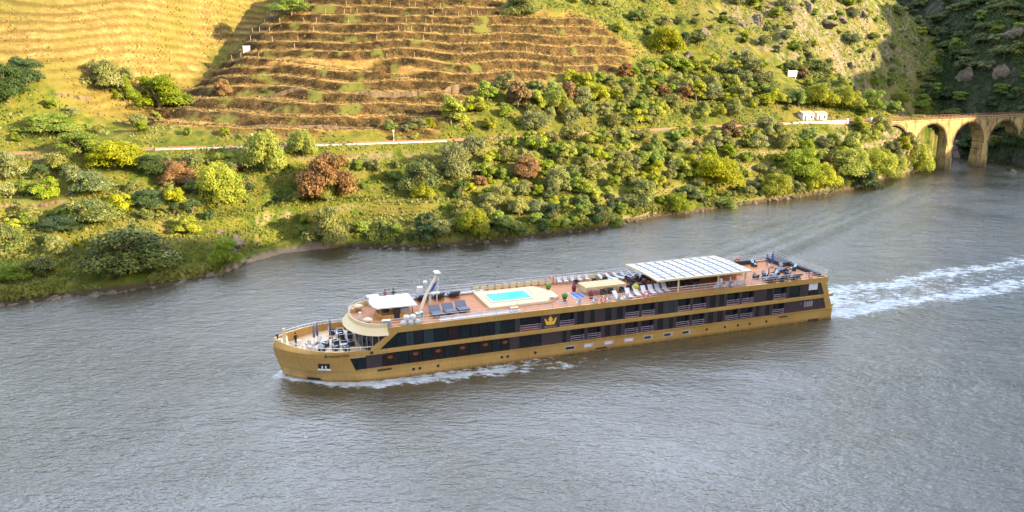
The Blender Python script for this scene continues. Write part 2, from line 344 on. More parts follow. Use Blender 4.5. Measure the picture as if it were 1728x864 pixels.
# ---------------------------------------------------------------- the ship
class MB:
    def __init__(s): s.V = []; s.F = []
    def add(s, V, F): k = len(s.V); s.V += [tuple(v) for v in V]; s.F += [tuple(i+k for i in f) for f in F]; return s
    def box(s, x0, x1, y0, y1, z0, z1):
        V = [(x, y, z) for z in (z0, z1) for y in (y0, y1) for x in (x0, x1)]
        return s.add(V, [(0,2,3,1),(4,5,7,6),(0,1,5,4),(2,6,7,3),(0,4,6,2),(1,3,7,5)])
    def prism(s, poly, a0, a1, ax='z'):                     # poly extruded along an axis
        n = len(poly); P = {'z': lambda p, a: (p[0], p[1], a), 'y': lambda p, a: (p[0], a, p[1]), 'x': lambda p, a: (a, p[0], p[1])}[ax]
        V = [P(p, a0) for p in poly]+[P(p, a1) for p in poly]
        return s.add(V, [tuple(range(n))[::-1], tuple(range(n, 2*n))]+[(i, (i+1) % n, n+(i+1) % n, n+i) for i in range(n)])
    def tube(s, pts, r, n=6, r2=None):
        pts = [Vector(p) for p in pts]; rings = []; 
        for i, p in enumerate(pts):
            d = (pts[min(i+1, len(pts)-1)]-pts[max(i-1, 0)]).normalized(); q = d.to_track_quat('Z', 'Y').to_matrix(); rr = r if r2 is None else r+(r2-r)*i/(len(pts)-1)
            rings.append([p+q@Vector((math.cos(2*math.pi*k/n)*rr, math.sin(2*math.pi*k/n)*rr, 0)) for k in range(n)])
        V = [v for g in rings for v in g]; F = []
        for i in range(len(pts)-1):
            for k in range(n): F.append((i*n+k, i*n+(k+1) % n, (i+1)*n+(k+1) % n, (i+1)*n+k))
        F += [tuple(range(n))[::-1], tuple(range((len(pts)-1)*n, len(pts)*n))]
        return s.add(V, F)
    def lathe(s, prof, n=16, c=(0,0,0), sx=1, sy=1):
        V = []; F = []
        for r, z in prof: V += [(c[0]+r*sx*math.cos(2*math.pi*k/n), c[1]+r*sy*math.sin(2*math.pi*k/n), c[2]+z) for k in range(n)]
        for i in range(len(prof)-1):
            for k in range(n): F.append((i*n+k, i*n+(k+1) % n, (i+1)*n+(k+1) % n, (i+1)*n+k))
        F += [tuple(range(n))[::-1], tuple(range((len(prof)-1)*n, len(prof)*n))]
        return s.add(V, F)
    def torus(s, R, r, c, n=18, m=8, ax='y'):
        V = []; F = []
        for i in range(n):
            a = 2*math.pi*i/n
            for j in range(m):
                b = 2*math.pi*j/m; q = R+r*math.cos(b); p = (q*math.cos(a), r*math.sin(b), q*math.sin(a)) if ax == 'y' else (q*math.cos(a), q*math.sin(a), r*math.sin(b))
                V.append((c[0]+p[0], c[1]+p[1], c[2]+p[2]))
        for i in range(n):
            for j in range(m): F.append((i*m+j, ((i+1) % n)*m+j, ((i+1) % n)*m+(j+1) % m, i*m+(j+1) % m))
        return s.add(V, F)
    def build(s, name, mat, parent=None, smooth=False, bevel=0, loc=None, rz=0):
        me = bpy.data.meshes.new(name); me.from_pydata(s.V, [], s.F); me.materials.append(mat); me.update()
        if smooth: me.polygons.foreach_set('use_smooth', [True]*len(me.polygons))
        bm = bmesh.new(); bm.from_mesh(me); bmesh.ops.recalc_face_normals(bm, faces=bm.faces); bm.to_mesh(me); bm.free()
        o = link(bpy.data.objects.new(name, me), parent)
        if bevel: m = o.modifiers.new('bevel', 'BEVEL'); m.width = bevel; m.segments = 2; m.limit_method = 'ANGLE'
        if loc: o.location = loc; o.rotation_euler = (0, 0, rz)
        return o
def gold_mat():
    t = NT('gold_paint'); P = t.n('TexCoord').outputs['Object']; st = t.n('Mapping', i_Vector=P, i_Scale=(1.2, 1, .18)).outputs[0]
    a = t.noise(P, .25, 4, .6); b = t.noise(st, 3., 4, .7)
    c = t.mix(t.rng(a, .35, .65), (.58,.335,.10), (.66,.40,.135)); c = t.mix(t.rng(b, .52, .75, 0, .4), c, (.34,.19,.06))
    br = t.n('TexBrick', i_Vector=t.n('Mapping', i_Vector=P, i_Rotation=(math.pi/2, 0, 0)).outputs[0], i_Scale=1., i_Color1=(1,1,1), i_Color2=(.93,.93,.93), i_Mortar=(.62,.60,.56))
    br.inputs['Mortar Size'].default_value = .014; br.inputs['Brick Width'].default_value = 3.1; br.inputs['Row Height'].default_value = .82
    c = t.mix(.8, c, br.outputs[0], 'MULTIPLY'); z = t.n('SeparateXYZ', i_0=P).outputs[2]
    c = t.mix(t.math('MULTIPLY', t.rng(z, .45, .0), t.rng(b, .35, .6, .3, .9)), c, (.10,.065,.025))
    return t.done(t.pbr(c, t.rng(a, .3, .7, .27, .40), .45, t.bump(t.noise(P, .9, 3), .25, .06), spec=.5))
M = dict(gold=gold_mat(), cream=simple('cream_paint', (.62,.49,.28), .45, 0, .05), white=simple('white_paint', (.60,.60,.60), .4, 0, .05), teal=simple('teal_glass', (.007,.013,.017), .06, 0, .8, 1.2),
    lteal=simple('pale_teal_curtain_glass', (.018,.038,.044), .12, 0, .8, 2.5), dark=simple('dark_glass', (.010,.012,.018), .1, 0, .4), brown=simple('dining_room_glass', (.018,.010,.010), .08, 0, .5, 1.2),
    panel=simple('aubergine_cladding', (.044,.031,.037), .4, 0, .12, .8), rail=simple('rail_metal', (.50,.44,.44), .35, .3, .06), lilac=simple('balcony_rail_metal', (.40,.30,.42), .4, .2, .08),
    black=simple('black_trim', (.02,.02,.022), .5), grey=simple('grey_cushion', (.12,.14,.19), .8, 0, .12, 6), dchair=simple('dark_wicker', (.03,.03,.036), .7, 0, .3, 12), blue=simple('blue_canvas', (.03,.10,.36), .7),
    lblue=simple('pale_blue_cushion', (.50,.62,.74), .8, 0, .08), wcush=simple('white_sling', (.58,.60,.68), .7, 0, .05), red=simple('red_ring_plastic', (.80,.07,.05), .4), orange=simple('lamp_wood', (.16,.055,.02), .5),
    beige=simple('beige_fabric', (.52,.41,.22), .85, 0, .06), tan=simple('tan_tiles', (.62,.44,.23), .6, 0, .06, 5), purp=simple('purple_canvas', (.14,.12,.20), .8), parr=simple('wine_red_leaves', (.16,.02,.04), .6, 0, .4, 8),
    green=simple('boxwood_leaves', (.07,.20,.02), .7, 0, .5, 14), wood=simple('bar_wood', (.36,.14,.06), .5, 0, .25, 3), grey2=simple('galvanised_metal', (.42,.44,.46), .45, .5), yel=simple('yellow_leaves', (.40,.36,.04), .7, 0, .4, 10), lgreen=simple('navigation_green', (.02,.25,.14), .4), curtain=simple('white_curtain', (.62,.60,.66), .8, 0, .1, 3))
def teak():
    t = NT('teak_deck'); P = t.n('TexCoord').outputs['Object']; br = t.n('TexBrick', i_Vector=P, i_Scale=1., i_Color1=(.50,.20,.08), i_Color2=(.42,.16,.065), i_Mortar=(.22,.10,.05))
    br.inputs['Mortar Size'].default_value = .012; br.inputs['Brick Width'].default_value = 2.4; br.inputs['Row Height'].default_value = .16
    c = t.mix(t.rng(t.noise(P, .7, 5, .6), .4, .65, 0, .45), br.outputs[0], (.50,.22,.09)); c = t.mix(t.rng(t.noise(P, 3, 4), .55, .7, 0, .4), c, (.38,.18,.09))
    return t.done(t.pbr(c, .65, 0, spec=.3))
M['teak'] = teak()
def poolw():
    t = NT('pool_water'); P = t.n('TexCoord').outputs['Object']; a = t.noise(P, 1.6, 3)
    return t.done(t.pbr(t.mix(t.rng(a, .4, .6), (.03,.62,.72), (.10,.75,.82)), .08, 0, t.bump(t.noise(P, 4, 2), .15, .05), IOR=1.33))
M['pool'] = poolw()
ship = empty('cruise_ship', SHIP, SHIP_A); tag(ship, 'long gold river cruise ship with dark window bands and orange sun deck', 'cruise ship')
def x0z(z): return float(np.interp(z, [-1, 0, 1.65, 3.9, 4.8], [1.2, .8, .3, -.25, .15]))
def HB(x, z):
    L = np.interp(z, [-1, 0, 1.65, 4], [14, 12.5, 10.2, 9.4]); t = np.clip((x-x0z(z))/L, 0, 1)
    b = 5.68*(1-(1-t)**2.3)**.82; b = max(float(b), .14)
    return b*(1-.0*z) if x < 70 else b
def shell(mb, zs, xe, n=40, inset=lambda x, z: 0, both=True, pw=1.7):
    for sg in ((-1, 1) if both else (-1,)):
        V = []; F = []
        for z_ in zs:
            for j in range(n+1):
                z = z_ if not callable(z_) else None
                f = (j/n)**pw; xs = x0z(z if z is not None else 4.6); xx = xs+(xe(z if z is not None else 9)-xs)*f
                if z is None: z = z_(xx)
                V.append((xx, sg*max(HB(xx, min(z, 4.0))-inset(xx, z), .1), z))
        m = n+1
        for i in range(len(zs)-1):
            for j in range(n): F.append((i*m+j, i*m+j+1, (i+1)*m+j+1, (i+1)*m+j))
        mb.add(V, F)
    return mb
def front_cap(mb, zs):                                      # closes the narrow flat stem
    V = []
    for z in zs: V += [(x0z(z), -HB(x0z(z), z), z), (x0z(z), HB(x0z(z), z), z)]
    return mb.add(V, [(2*i, 2*i+1, 2*i+3, 2*i+2) for i in range(len(zs)-1)])
zs = [-1, -.4, .2, .8, 1.3, 1.65]
mb = shell(MB(), zs, lambda z: 79.8, 70); front_cap(mb, zs)
mb.box(79.6, 79.8, -5.66, 5.66, -1, 1.64); mb.box(76, 79.79, -5.6, 5.6, 1.5, 1.66)
hull = mb.build('hull', M['gold'], ship, True); hull.modifiers.new('e', 'EDGE_SPLIT').split_angle = .6
top = lambda x: float(np.interp(x, [-.3, .4, 2, 5, 9, 11.8], [4.85, 4.8, 4.55, 4.3, 4.12, 3.95]))
mb = shell(MB(), [1.65, 2.2, 2.8, 3.42], lambda z: 8.8-.7*(z-1.65)/1.77, 34); front_cap(mb, [1.65, 2.2, 2.8, 3.42])
shell(mb, [3.42, 3.95], lambda z: 11.8, 34); front_cap(mb, [3.42, 3.95])
shell(mb, [3.95, top], lambda z: 11.8, 34, lambda x, z: .28*max(0, 1-x/5) if z > 3.96 else 0)
bow = mb.build('bow_plating', M['gold'], ship, True); sd = bow.modifiers.new('s', 'SOLIDIFY'); sd.thickness = .1; sd.offset = 0; bow.modifiers.new('e', 'EDGE_SPLIT').split_angle = .5
def outline(z, xa, xb, ins=.12, n=24):
    a = [(xa+(xb-xa)*(i/n)**1.5, -(max(HB(xa+(xb-xa)*(i/n)**1.5, z)-ins, .05))) for i in range(n+1)]
    return a+[(x, -y) for x, y in a[::-1]]
MB().prism(outline(3.35, .2, 12.5), 3.2, 3.36).build('bow_deck', simple('pale_deck', (.62,.44,.26), .6, 0, .12, 1.2), ship)
MB().prism([(x, y) for x, y in outline(4.0, -.1, 1.6, .2, 6)], 4.30, 4.36).build('bow_platform', M['cream'], ship)
# superstructure core, belts and deck
MB().box(12.4, 77.0, -5.05, 5.05, 1.6, 5.9).build('core', M['black'], ship)
mb = MB()
for sg in (-1, 1):
    mb.box(11.8, 79.0, sg*5.05, sg*5.74, 3.42, 3.95) if sg > 0 else mb.box(11.8, 79.0, -5.74, -5.05, 3.42, 3.95)
    y0, y1 = (5.05, 5.745) if sg > 0 else (-5.745, -5.05)
    mb.prism([(10.75, 3.951), (11.7, 3.951), (14.0, 5.86), (12.9, 5.86)], y0, y1, 'y')
    mb.prism([(77.2, 5.86), (78.25, 5.86), (78.9, 3.951), (78.0, 3.951)], y0, y1, 'y'); mb.prism([(78.0, 3.419), (79.05, 3.419), (79.75, 1.66), (78.6, 1.66)], y0, y1, 'y')
mb.box(78.9, 79.75, -5.7, 5.7, 3.5, 3.93)
mb.box(79.0, 79.95, -5.72, 5.72, 1.9, 2.25)
mb.build('belt', M['gold'], ship, bevel=.03)
MB().box(8.9, 79.82, -5.83, -5.66, 1.60, 1.72).box(8.9, 79.82, 5.66, 5.83, 1.60, 1.72).build('rubbing_strake', M['gold'], ship)
FR = [(12.9-(4.4)*math.cos(a)**.9 if math.cos(a) > 0 else 12.9, 5.72*math.sin(a)) for a in [(-90+180*i/24)*math.pi/180 for i in range(25)]]
def ring_off(k): return [(12.9+(x-12.9)*(1-k/4.4), y*(1-k/5.72)) for x, y in FR]
MB().prism(ring_off(.72)[::1]+[(78.3, 5.6), (78.3, -5.6)], 5.9, 6.4).build('sun_deck', M['teak'], ship)
mb = MB(); mb.box(12.9, 78.45, -5.74, -5.6, 5.86, 6.62); mb.box(12.9, 78.45, 5.6, 5.74, 5.86, 6.62); mb.box(78.3, 78.45, -5.6, 5.6, 5.86, 6.62); mb.build('fascia', M['gold'], ship)
def band(mb, ra, za, rb, zb):
    n = len(ra); return mb.add([(x, y, za) for x, y in ra]+[(x, y, zb) for x, y in rb], [(i, i+1, n+i+1, n+i) for i in range(n-1)])
mb = MB(); band(mb, ring_off(0.5), 5.55, ring_off(-.25), 5.72); band(mb, ring_off(-.25), 5.72, ring_off(.5), 6.45); band(mb, ring_off(.5), 6.45, ring_off(.55), 6.95); band(mb, ring_off(.55), 6.95, ring_off(.7), 6.95); band(mb, ring_off(.7), 6.95, ring_off(.75), 6.4)
o = mb.build('front_visor', M['cream'], ship, True); o.modifiers.new('e', 'EDGE_SPLIT').split_angle = .5
mb = MB(); g = [(12.6+(x-12.9)*.62, y*.965) for x, y in FR]; band(mb, g, 3.36, g, 5.9); mb.build('lounge_glass', M['dark'], ship)
for i in range(2, 24, 2): x, y = g[i]; MB().tube([(x-.03, y, 3.4), (x-.03, y, 5.6)], .04).build('glazing_bar', M['grey2'], ship)
# windows, cladding and balconies, listed from bow to stern
UP = [(13.9,'t'),(15.0,'l'),(16.0,'d'),(17.2,'l'),(18.5,'t'),(20.3,'b'),(21.8,'t'),(23.2,'d'),(24.4,'t'),(25.5,'d'),(26.4,'l'),(27.2,'t'),(29.1,'p'),(29.8,'O'),(32.7,'c'),(35.3,'B'),(37.4,'p'),(37.8,'d'),(38.8,'p'),(39.7,'t'),(40.3,'p'),(41.9,'d'),(42.8,'p'),(43.6,'d'),(44.5,'p'),(44.9,'B'),(47.0,'p'),(47.4,'B'),(49.4,'p'),(49.9,'d'),(50.7,'p'),(51.6,'l'),(52.4,'p'),(53.0,'B'),(55.0,'p'),(55.4,'B'),(57.5,'p'),(58.1,'d'),(59.1,'p'),(59.7,'d'),(60.5,'p'),(61.0,'B'),(63.1,'p'),(63.5,'B'),(65.5,'p'),(67.7,'d'),(68.7,'p'),(69.0,'B'),(71.1,'p'),(71.7,'t'),(73.6,'p'),(75.1,'w'),(76.9,'p'),(77.45,'')]
LO = [(8.95,'t'),(10.1,'p'),(12.0,'b'),(14.0,'t'),(15.3,'b'),(17.0,'t'),(18.2,'b'),(19.8,'t'),(21.3,'b'),(23.0,'t'),(24.3,'b'),(26.0,'t'),(27.2,'b'),(28.4,'p'),(29.7,'d'),(32.8,'p'),(35.7,'t'),(36.3,'p'),(36.9,'B'),(38.9,'p'),(39.4,'B'),(41.3,'p'),(41.9,'d'),(42.7,'p'),(43.6,'d'),(44.3,'p'),(44.9,'B'),(46.9,'p'),(47.4,'B'),(49.3,'p'),(49.9,'d'),(50.8,'p'),(51.7,'d'),(52.4,'p'),(52.9,'B'),(55.0,'p'),(55.4,'B'),(57.4,'p'),(58.0,'d'),(58.8,'p'),(59.5,'d'),(60.4,'p'),(60.9,'B'),(63.0,'p'),(63.4,'B'),(65.5,'p'),(66.0,'d'),(66.6,'p'),(67.7,'d'),(68.4,'p'),(69.0,'B'),(71.0,'p'),(78.4,'')]
GM = {'t': 'teal', 'l': 'lteal', 'd': 'dark', 'b': 'brown', 'w': 'dark'}
def facade(segs, z0, z1, sg, detail):
    for (xa, k), (xb, _) in zip(segs[:-1], segs[1:]):
        yo = lambda p: sg*(min(HB(xa, 3), HB(xb, 3))-5.68+5.62+p)
        ya, yb = sorted((sg*5.0, yo(0)))
        if k in 'tldbw':
            a, b = sorted((sg*4.9 if xa > 12.4 else sg*(HB(xa, 3)-.7), yo(-.06)))
            o = MB().box(xa+.03, xb-.03, a, b, z0+.02, z1-.02).build('window', M[GM[k]], ship)
            if k == 'b':
                a, b = sorted((yo(-.055), yo(-.045))); xm = (xa+xb)/2; pr = [(xm+.36*math.cos(i*math.pi/8), 2.8+(.2+.05*math.cos(i*2.1))*math.sin(i*math.pi/8)) for i in range(16)] if z0 < 3 else [(xm-.2, 4.6), (xm+.2, 4.6), (xm+.2, 5.2)]
                if z0 < 3: MB().prism(pr, a, b, 'y').build('lamp_shade', M['orange'], o)
            if k == 'w':
                a, b = sorted((yo(-.055), yo(-.04))); MB().box(xa+.1, xb-.1, a, b, z0+.85, z1-.05).build('curtain', M['curtain'], o)
        elif k == 'p':
            if xa < 12.4: ya, yb = sorted((sg*(HB(xa, 3)-.7), yo(0)))
            MB().box(xa, xb, ya, yb, z0+.01, z1-.01).build('wall_panel', M['panel'], ship)
        elif k == 'c':
            MB().box(xa, xb, ya, yb, z0+.01, z1-.01).build('emblem_panel', M['panel'], ship)
        elif k in 'BO':
            a, b = sorted((sg*5.03, sg*5.10)); bal = MB().box(xa+.05, xb-.05, a, b, z0+.02, z1-.02).build('balcony', M['dark'], ship)
            mb = MB(); y = sg*5.63
            for h in (.22, .52, .80): mb.tube([(xa+.03, y, z0+h), (xb-.03, y, z0+h)], .028)
            for x in (xa+.06, xb-.06): mb.tube([(x, y, z0), (x, y, z0+.8)], .02)
            mb.build('balcony_rail', M['lilac'], bal)
            a, b = sorted((sg*5.1, sg*5.12)); MB().box(xa+.1, xa+.1+(xb-xa)*.4, a, b, z0+.05, z1-.1).build('sliding_door', M['teal'], bal)
            if k == 'O': MB().box(xa+.4, xb-.3, *sorted((sg*5.2, sg*5.5)), z0+.1, z0+.5).build('bench', M['orange'], bal)
for sg in (-1, 1):
    if sg < 0: facade(UP, 3.95, 5.86, sg, True); facade(LO, 1.66, 3.42, sg, True)
    else:
        MB().box(14, 77.2, 5.0, 5.6, 3.96, 5.85).build('window_band', M['dark'], ship); MB().box(9, 78.4, 4.5, 5.6, 1.67, 3.41).build('window_band', M['dark'], ship)
        MB().box(28, 78, 5.6, 5.63, 3.96, 5.85).build('far_wall_panel', M['panel'], ship)
MB().prism([(11.75, 3.97), (13.87, 3.97), (13.87, 5.72)], -5.56, -5.1, 'y').build('window', M['teal'], ship)
MB().prism([(8.2, 3.40), (8.92, 3.40), (8.92, 1.70), (8.85, 1.70)], -5.50, -4.6, 'y').build('window', M['teal'], ship)
MB().prism([(76.9, 5.85), (77.25, 5.85), (78.05, 3.96), (76.9, 3.96)], -5.61, -5, 'y').build('wall_panel', M['panel'], ship)
mb = MB()
for x in (73.9, 74.6, 75.0, 75.4, 75.8): mb.box(x, x+(.25 if x < 75 else .3), -5.66, -5.61, 2.3, 3.15) if x > 74.2 else mb.lathe([(.12, 0), (.12, .02)], 10, (x, -5.63, 2.9))
mb.build('vent_louvre', simple('mauve_louvre', (.30,.22,.26), .5), ship)
for x in (15.8, 16.6, 18.9, 27.3, 28.1, 31.9, 57.9, 60.9, 63.1, 65.1, 68.0):
    MB().prism([(x+.2*math.cos(i*math.pi/8), .87+.2*math.sin(i*math.pi/8)) for i in range(16)], -5.70, -5.6, 'y').build('porthole', M['black'], ship)
for i, x in enumerate((36.1, 38.8, 41.8, 44.8, 47.8, 50.9, 53.8)):
    f = MB().box(x, x+1.45, -5.72, -5.6, .62, 1.18).build('hull_window', M['rail'], ship)
    MB().box(x+.12, x+1.33 if i in (0, 3) else x+1.1, -5.735, -5.7, .74, 1.06).build('pane', M['dark' if i in (0,) else 'lteal' if i in (4,5,6) else 'curtain'], f)
MB().box(11.4, 13.1, -5.86, -5.68, 1.28, 1.42).box(40.6, 42.2, -5.8, -5.66, .22, .38).box(70.2, 71.6, -5.8, -5.66, 1.2, 1.34).box(75.5, 77.4, -5.8, -5.66, .1, .26).build('fender_bar', M['black'], ship)
# anchor recess and markings on the bow
def on_hull(pts, z_, off): return [(x, -(HB(x, z)+off), z) for x, z in pts]
V = []; F = []
n = 8
for j in range(n+1):
    x = 4.55+1.3*j/n
    for z in (2.05, 2.75): V.append((x, -(HB(x, z)+.075), z))
MB().add(V, [(2*i, 2*i+2, 2*i+3, 2*i+1) for i in range(n)]).build('anchor_recess', M['black'], ship)
V = []
for j in range(n+1):
    x = 4.5+1.45*j/n
    for z in (1.88, 2.06): V.append((x, -(HB(x, z)+(.18 if z < 2 else .09)), z))
mb = MB().add(V, [(2*i, 2*i+2, 2*i+3, 2*i+1) for i in range(n)])
for x in (5.0, 5.4): mb.tube([(x, -(HB(x, 2)+.12), 2.0), (x, -(HB(x, 2.5)+.10), 2.45)], .09)
mb.build('anchor_fitting', M['white'], ship)
V = []
for j in range(n+1):
    x = 3.2+1.5*j/n
    for z in (.25+.0*j, .62): V.append((x+(.25 if z < .5 else 0), -(HB(x+(.25 if z < .5 else 0), z)+.07), z))
MB().add(V, [(2*i, 2*i+2, 2*i+3, 2*i+1) for i in range(n)]).build('thruster_opening', M['black'], ship)
MB().box(10.6, 10.95, -5.79, -5.7, 3.55, 3.85).build('emblem_plate', M['black'], ship)
def text_mesh(body, size, ext=.012):
    cu = bpy.data.curves.new('lettering', 'FONT'); cu.body = body; cu.size = size; cu.extrude = ext; cu.align_x = 'CENTER'
    ob = bpy.data.objects.new('lettering', cu); COL.objects.link(ob); dg = bpy.context.evaluated_depsgraph_get(); me = bpy.data.meshes.new_from_object(ob.evaluated_get(dg)); bpy.data.objects.remove(ob); return me
me = text_mesh('A', .66); me2 = text_mesh('MASINTRA', .50)
for m_, xc in ((me, 5.45), (me2, 6.95)):
    for v in m_.vertices:
        x = xc+v.co.x; z = 3.52+v.co.y+.02*(x-6); v.co = (x, -(HB(x, 3.6)+.13), z)
    m_.materials.clear(); m_.materials.append(M['black']); link(bpy.data.objects.new('lettering', m_), ship)
for xx in (7.15, 7.3, 7.45):
    pass
crown = [(-.78,.72),(-.62,.98),(-.42,.80),(-.30,.60),(-.18,.62),(-.30,.85),(-.24,1.05),(-.1,1.12),(0,1.32),(.1,1.12),(.24,1.05),(.30,.85),(.18,.62),(.30,.60),(.42,.80),(.62,.98),(.78,.72),(.95,1.02),(.62,0),(-.62,0),(-.95,1.02)]
crown = [(-.95,1.0),(-.80,1.0),(-.62,.88),(-.48,.55),(-.30,.50),(-.20,.62),(-.34,.85),(-.25,1.05),(-.10,1.12),(0,1.40),(.10,1.12),(.25,1.05),(.34,.85),(.20,.62),(.30,.50),(.48,.55),(.62,.88),(.80,1.0),(.95,1.0),(.62,0),(-.62,0)]
MB().prism([(34.0+x*.92, 4.45+z*.88) for x, z in crown], -5.68, -5.625, 'y').build('crown_emblem', simple('bright_gold', (.85,.48,.06), .35, .2), ship)
m3 = text_mesh('AmaSintra', .40)
for v in m3.vertices: v.co = (34.0+v.co.x, -5.635-abs(v.co.z), 4.07+v.co.y)
m3.materials.clear(); m3.materials.append(simple('pale_lettering', (.70,.50,.40), .5)); link(bpy.data.objects.new('lettering', m3), ship)
# railings
def railing(name, pts, h=1.0, n=3, step=1.9, r=.032, mat='rail'):
    mb = MB()
    for k in range(n): mb.tube([(x, y, z+h*(k+1)/n) for x, y, z in pts], r, 5)
    for (a, b) in zip(pts[:-1], pts[1:]):
        a = Vector(a); b = Vector(b); m_ = max(1, int((b-a).length/step))
        for i in range(m_): p = a.lerp(b, i/m_); mb.tube([p, p+Vector((0, 0, h))], r*.9, 5)
    return mb.build(name, M[mat], ship)
railing('railing', [(13.2, -5.66, 6.6), (78.3, -5.66, 6.6)])
railing('railing', [(13.2, 5.66, 6.6), (78.3, 5.66, 6.6)])
railing('railing', [(78.36, -5.6, 6.6), (78.36, 5.6, 6.6)])
railing('railing', [(x, y, 6.93) for x, y in ring_off(.62)], .35, 1, 3)
for sg in (-1, 1): railing('bow_railing', [(x, sg*(HB(x, 4)-.12-.28*max(0, 1-x/5)), top(x)+.02) for x in (1.2, 2, 3, 4, 5, 6, 7, 8, 9.5, 11)], .38, 1, 1.6, .05, 'white')
mb = MB()
for x in np.arange(27, 50, 1.1): mb.box(x, x+.75, 5.35, 5.5, 6.4, 7.15)
mb.build('wind_screen', M['cream'], ship)
# bow mast
MB().box(1.0, 1.35, -.18, .18, 4.3, 5.9).lathe([(.2, 0), (.2, .12)], 10, (1.17, 0, 5.9)).build('bow_mast', M['cream'], ship, bevel=.02)
MB().tube([(.35, -.3, 4.7), (.35, -.3, 5.35)], .09).box(.2, .5, -.5, -.2, 5.3, 5.55).build('bow_lamp', M['black'], ship)
MB().box(.15, .75, -.55, -.1, 4.4, 4.9).build('winch', M['white'], ship, bevel=.05)
# mushroom vents
for x, y in ((10.7, 2.6), (10.9, -3.1)): MB().lathe([(.3, 0), (.3, .45), (.62, .5), (.6, .68), (.35, .82), (.05, .86)], 18, (x, y, 6.4)).build('mushroom_vent', M['cream'], ship, True)
MB().box(10.2, 10.55, -.75, -.4, 6.4, 7.25).build('vent_box', M['white'], ship, bevel=.03)
MB().box(12.2, 13.6, 4.2, 5.2, 6.4, 7.5).box(12.1, 13.7, 4.1, 5.3, 7.5, 7.6).build('locker', M['white'], ship, bevel=.03)
MB().lathe([(.08, 0), (.6, .02), (.6, .35), (.5, .4)], 16, (10.1, 3.0, 6.4)).build('vent_base', M['tan'], ship)
# wheelhouse
wh = MB().prism([(12.9, -2.2), (12.5, -1.2), (12.4, 0), (12.5, 1.2), (12.9, 2.2), (16.8, 2.2), (16.8, -2.2)], 6.41, 7.05).build('wheelhouse', M['gold'], ship)
MB().prism([(12.2, -2.4), (11.8, -1.4), (11.7, 0), (11.8, 1.4), (12.2, 2.4), (17.2, 2.6), (17.2, -2.6)], 7.95, 8.1).box(13.5, 16.3, -.06, .06, 8.1, 8.14).box(13.6, 13.7, -.5, .4, 8.1, 8.15).box(14.6, 15.2, .2, .32, 8.1, 8.22).build('roof', M['white'], wh, bevel=.06)
mb = MB()
for x, y in ((12.9, -2.15), (14.3, -2.17), (15.1, -2.17), (16.7, -2.15), (12.5, -1.2), (12.9, 2.15), (14.8, 2.15), (16.7, 2.15), (12.5, 1.2)): MB().tube([(x, y, 7.0), (x-.08, y, 7.96)], .055).build('window_post', M['black'], wh)
MB().box(12.9, 14.3, -2.24, -2.16, 7.05, 7.12).build('sill', M['black'], wh)
MB().box(14.35, 15.05, -2.26, -2.1, 6.42, 7.9).build('door', M['black'], wh)
MB().box(13.2, 13.9, -1.3, 1.3, 7.05, 7.35).build('console', M['dchair'], wh)
MB().box(15.3, 16.4, -1.6, 1.2, 7.05, 7.5).build('seat', M['grey2'], wh)
MB().box(12.35, 13.45, -5.0, -4.3, 6.4, 7.25).build('deck_locker', M['grey2'], ship, bevel=.04)
MB().box(17.2, 17.55, -4.2, -3.9, 6.4, 7.6).build('navigation_light_board', M['white'], ship)
MB().box(17.25, 17.5, -4.24, -4.2, 6.9, 7.5).build('navigation_light', M['lgreen'], ship)
# folding mast and radar
mast = MB().tube([(17.4, -2.2, 6.5), (18.9, -.2, 8.4), (21.0, 1.9, 10.6)], .26, 8, .19).build('folding_mast', simple('mast_paint', (.52,.42,.32), .5), ship)
MB().box(20.6, 21.3, 1.2, 2.6, 10.7, 10.82).box(20.9, 21.0, 1.8, 2.0, 10.5, 10.75).build('radar', M['white'], mast)
MB().tube([(19.9, 1.9, 6.5), (20.2, 2.0, 9.9)], .14).tube([(20.9, 2.2, 6.5), (21.1, 2.0, 9.9)], .09).box(19.8, 21.2, 1.5, 2.2, 7.9, 8.05).box(18.3, 19.0, 1.6, 2.3, 8.2, 9.0).lathe([(.05,0),(.32,.05),(.34,.3),(.2,.42)], 12, (19.4, 2, 9.3)).tube([(18.6, 2, 9), (18.6, 2, 10.1)], .03).build('mast_frame', M['white'], ship)
MB().prism([(19.5, 8.1), (20.3, 8.4), (20.9, 9.6), (20.1, 9.2)], 1.55, 1.75, 'y').box(20.2, 20.5, 1.5, 1.8, 9.6, 10.2).build('mast_flag', M['blue'], ship)
MB().box(17.0, 17.8, -2.6, -1.8, 6.4, 6.9).build('mast_foot', M['grey2'], mast)
# pool
pp = MB().prism([(26.6, 4.2), (26.6, -3.0), (34.9, -2.8), (37.0, -1.3), (37.0, 1.6), (35.3, 4.2)], 6.401, 6.78).build('pool_platform', M['tan'], ship, bevel=.03)
mb = MB(); A, B_, C_, D_ = 27.5, 33.4, -1.25, 2.55
mb.box(A, B_, C_, C_+.22, 6.781, 6.90); mb.box(A, B_, D_-.22, D_, 6.781, 6.90); mb.box(A, A+.22, C_+.22, D_-.22, 6.781, 6.90); mb.box(B_-.22, B_, C_+.22, D_-.22, 6.781, 6.90)
mb.build('pool_rim', M['white'], pp)
MB().box(A+.22, B_-.22, C_+.22, D_-.22, 6.781, 6.85).build('pool_water', M['pool'], pp)
mb = MB(); mb.tube([(33.7, 1.0, 6.78), (33.7, 1.0, 7.5), (33.2, 1.0, 7.5), (33.0, 1.0, 6.95)], .03); mb.tube([(33.7, .5, 6.78), (33.7, .5, 7.5), (33.2, .5, 7.5), (33.0, .5, 6.95)], .03); mb.build('pool_ladder', M['rail'], pp)
MB().box(29.2, 30.4, -3.7, -3.0, 6.4, 6.6).tube([(29.3, -3.6, 6.5), (29.3, -3.2, 7.4)], .03).tube([(30.3, -3.6, 6.5), (30.3, -3.2, 7.4)], .03).build('pool_steps', M['tan'], pp)
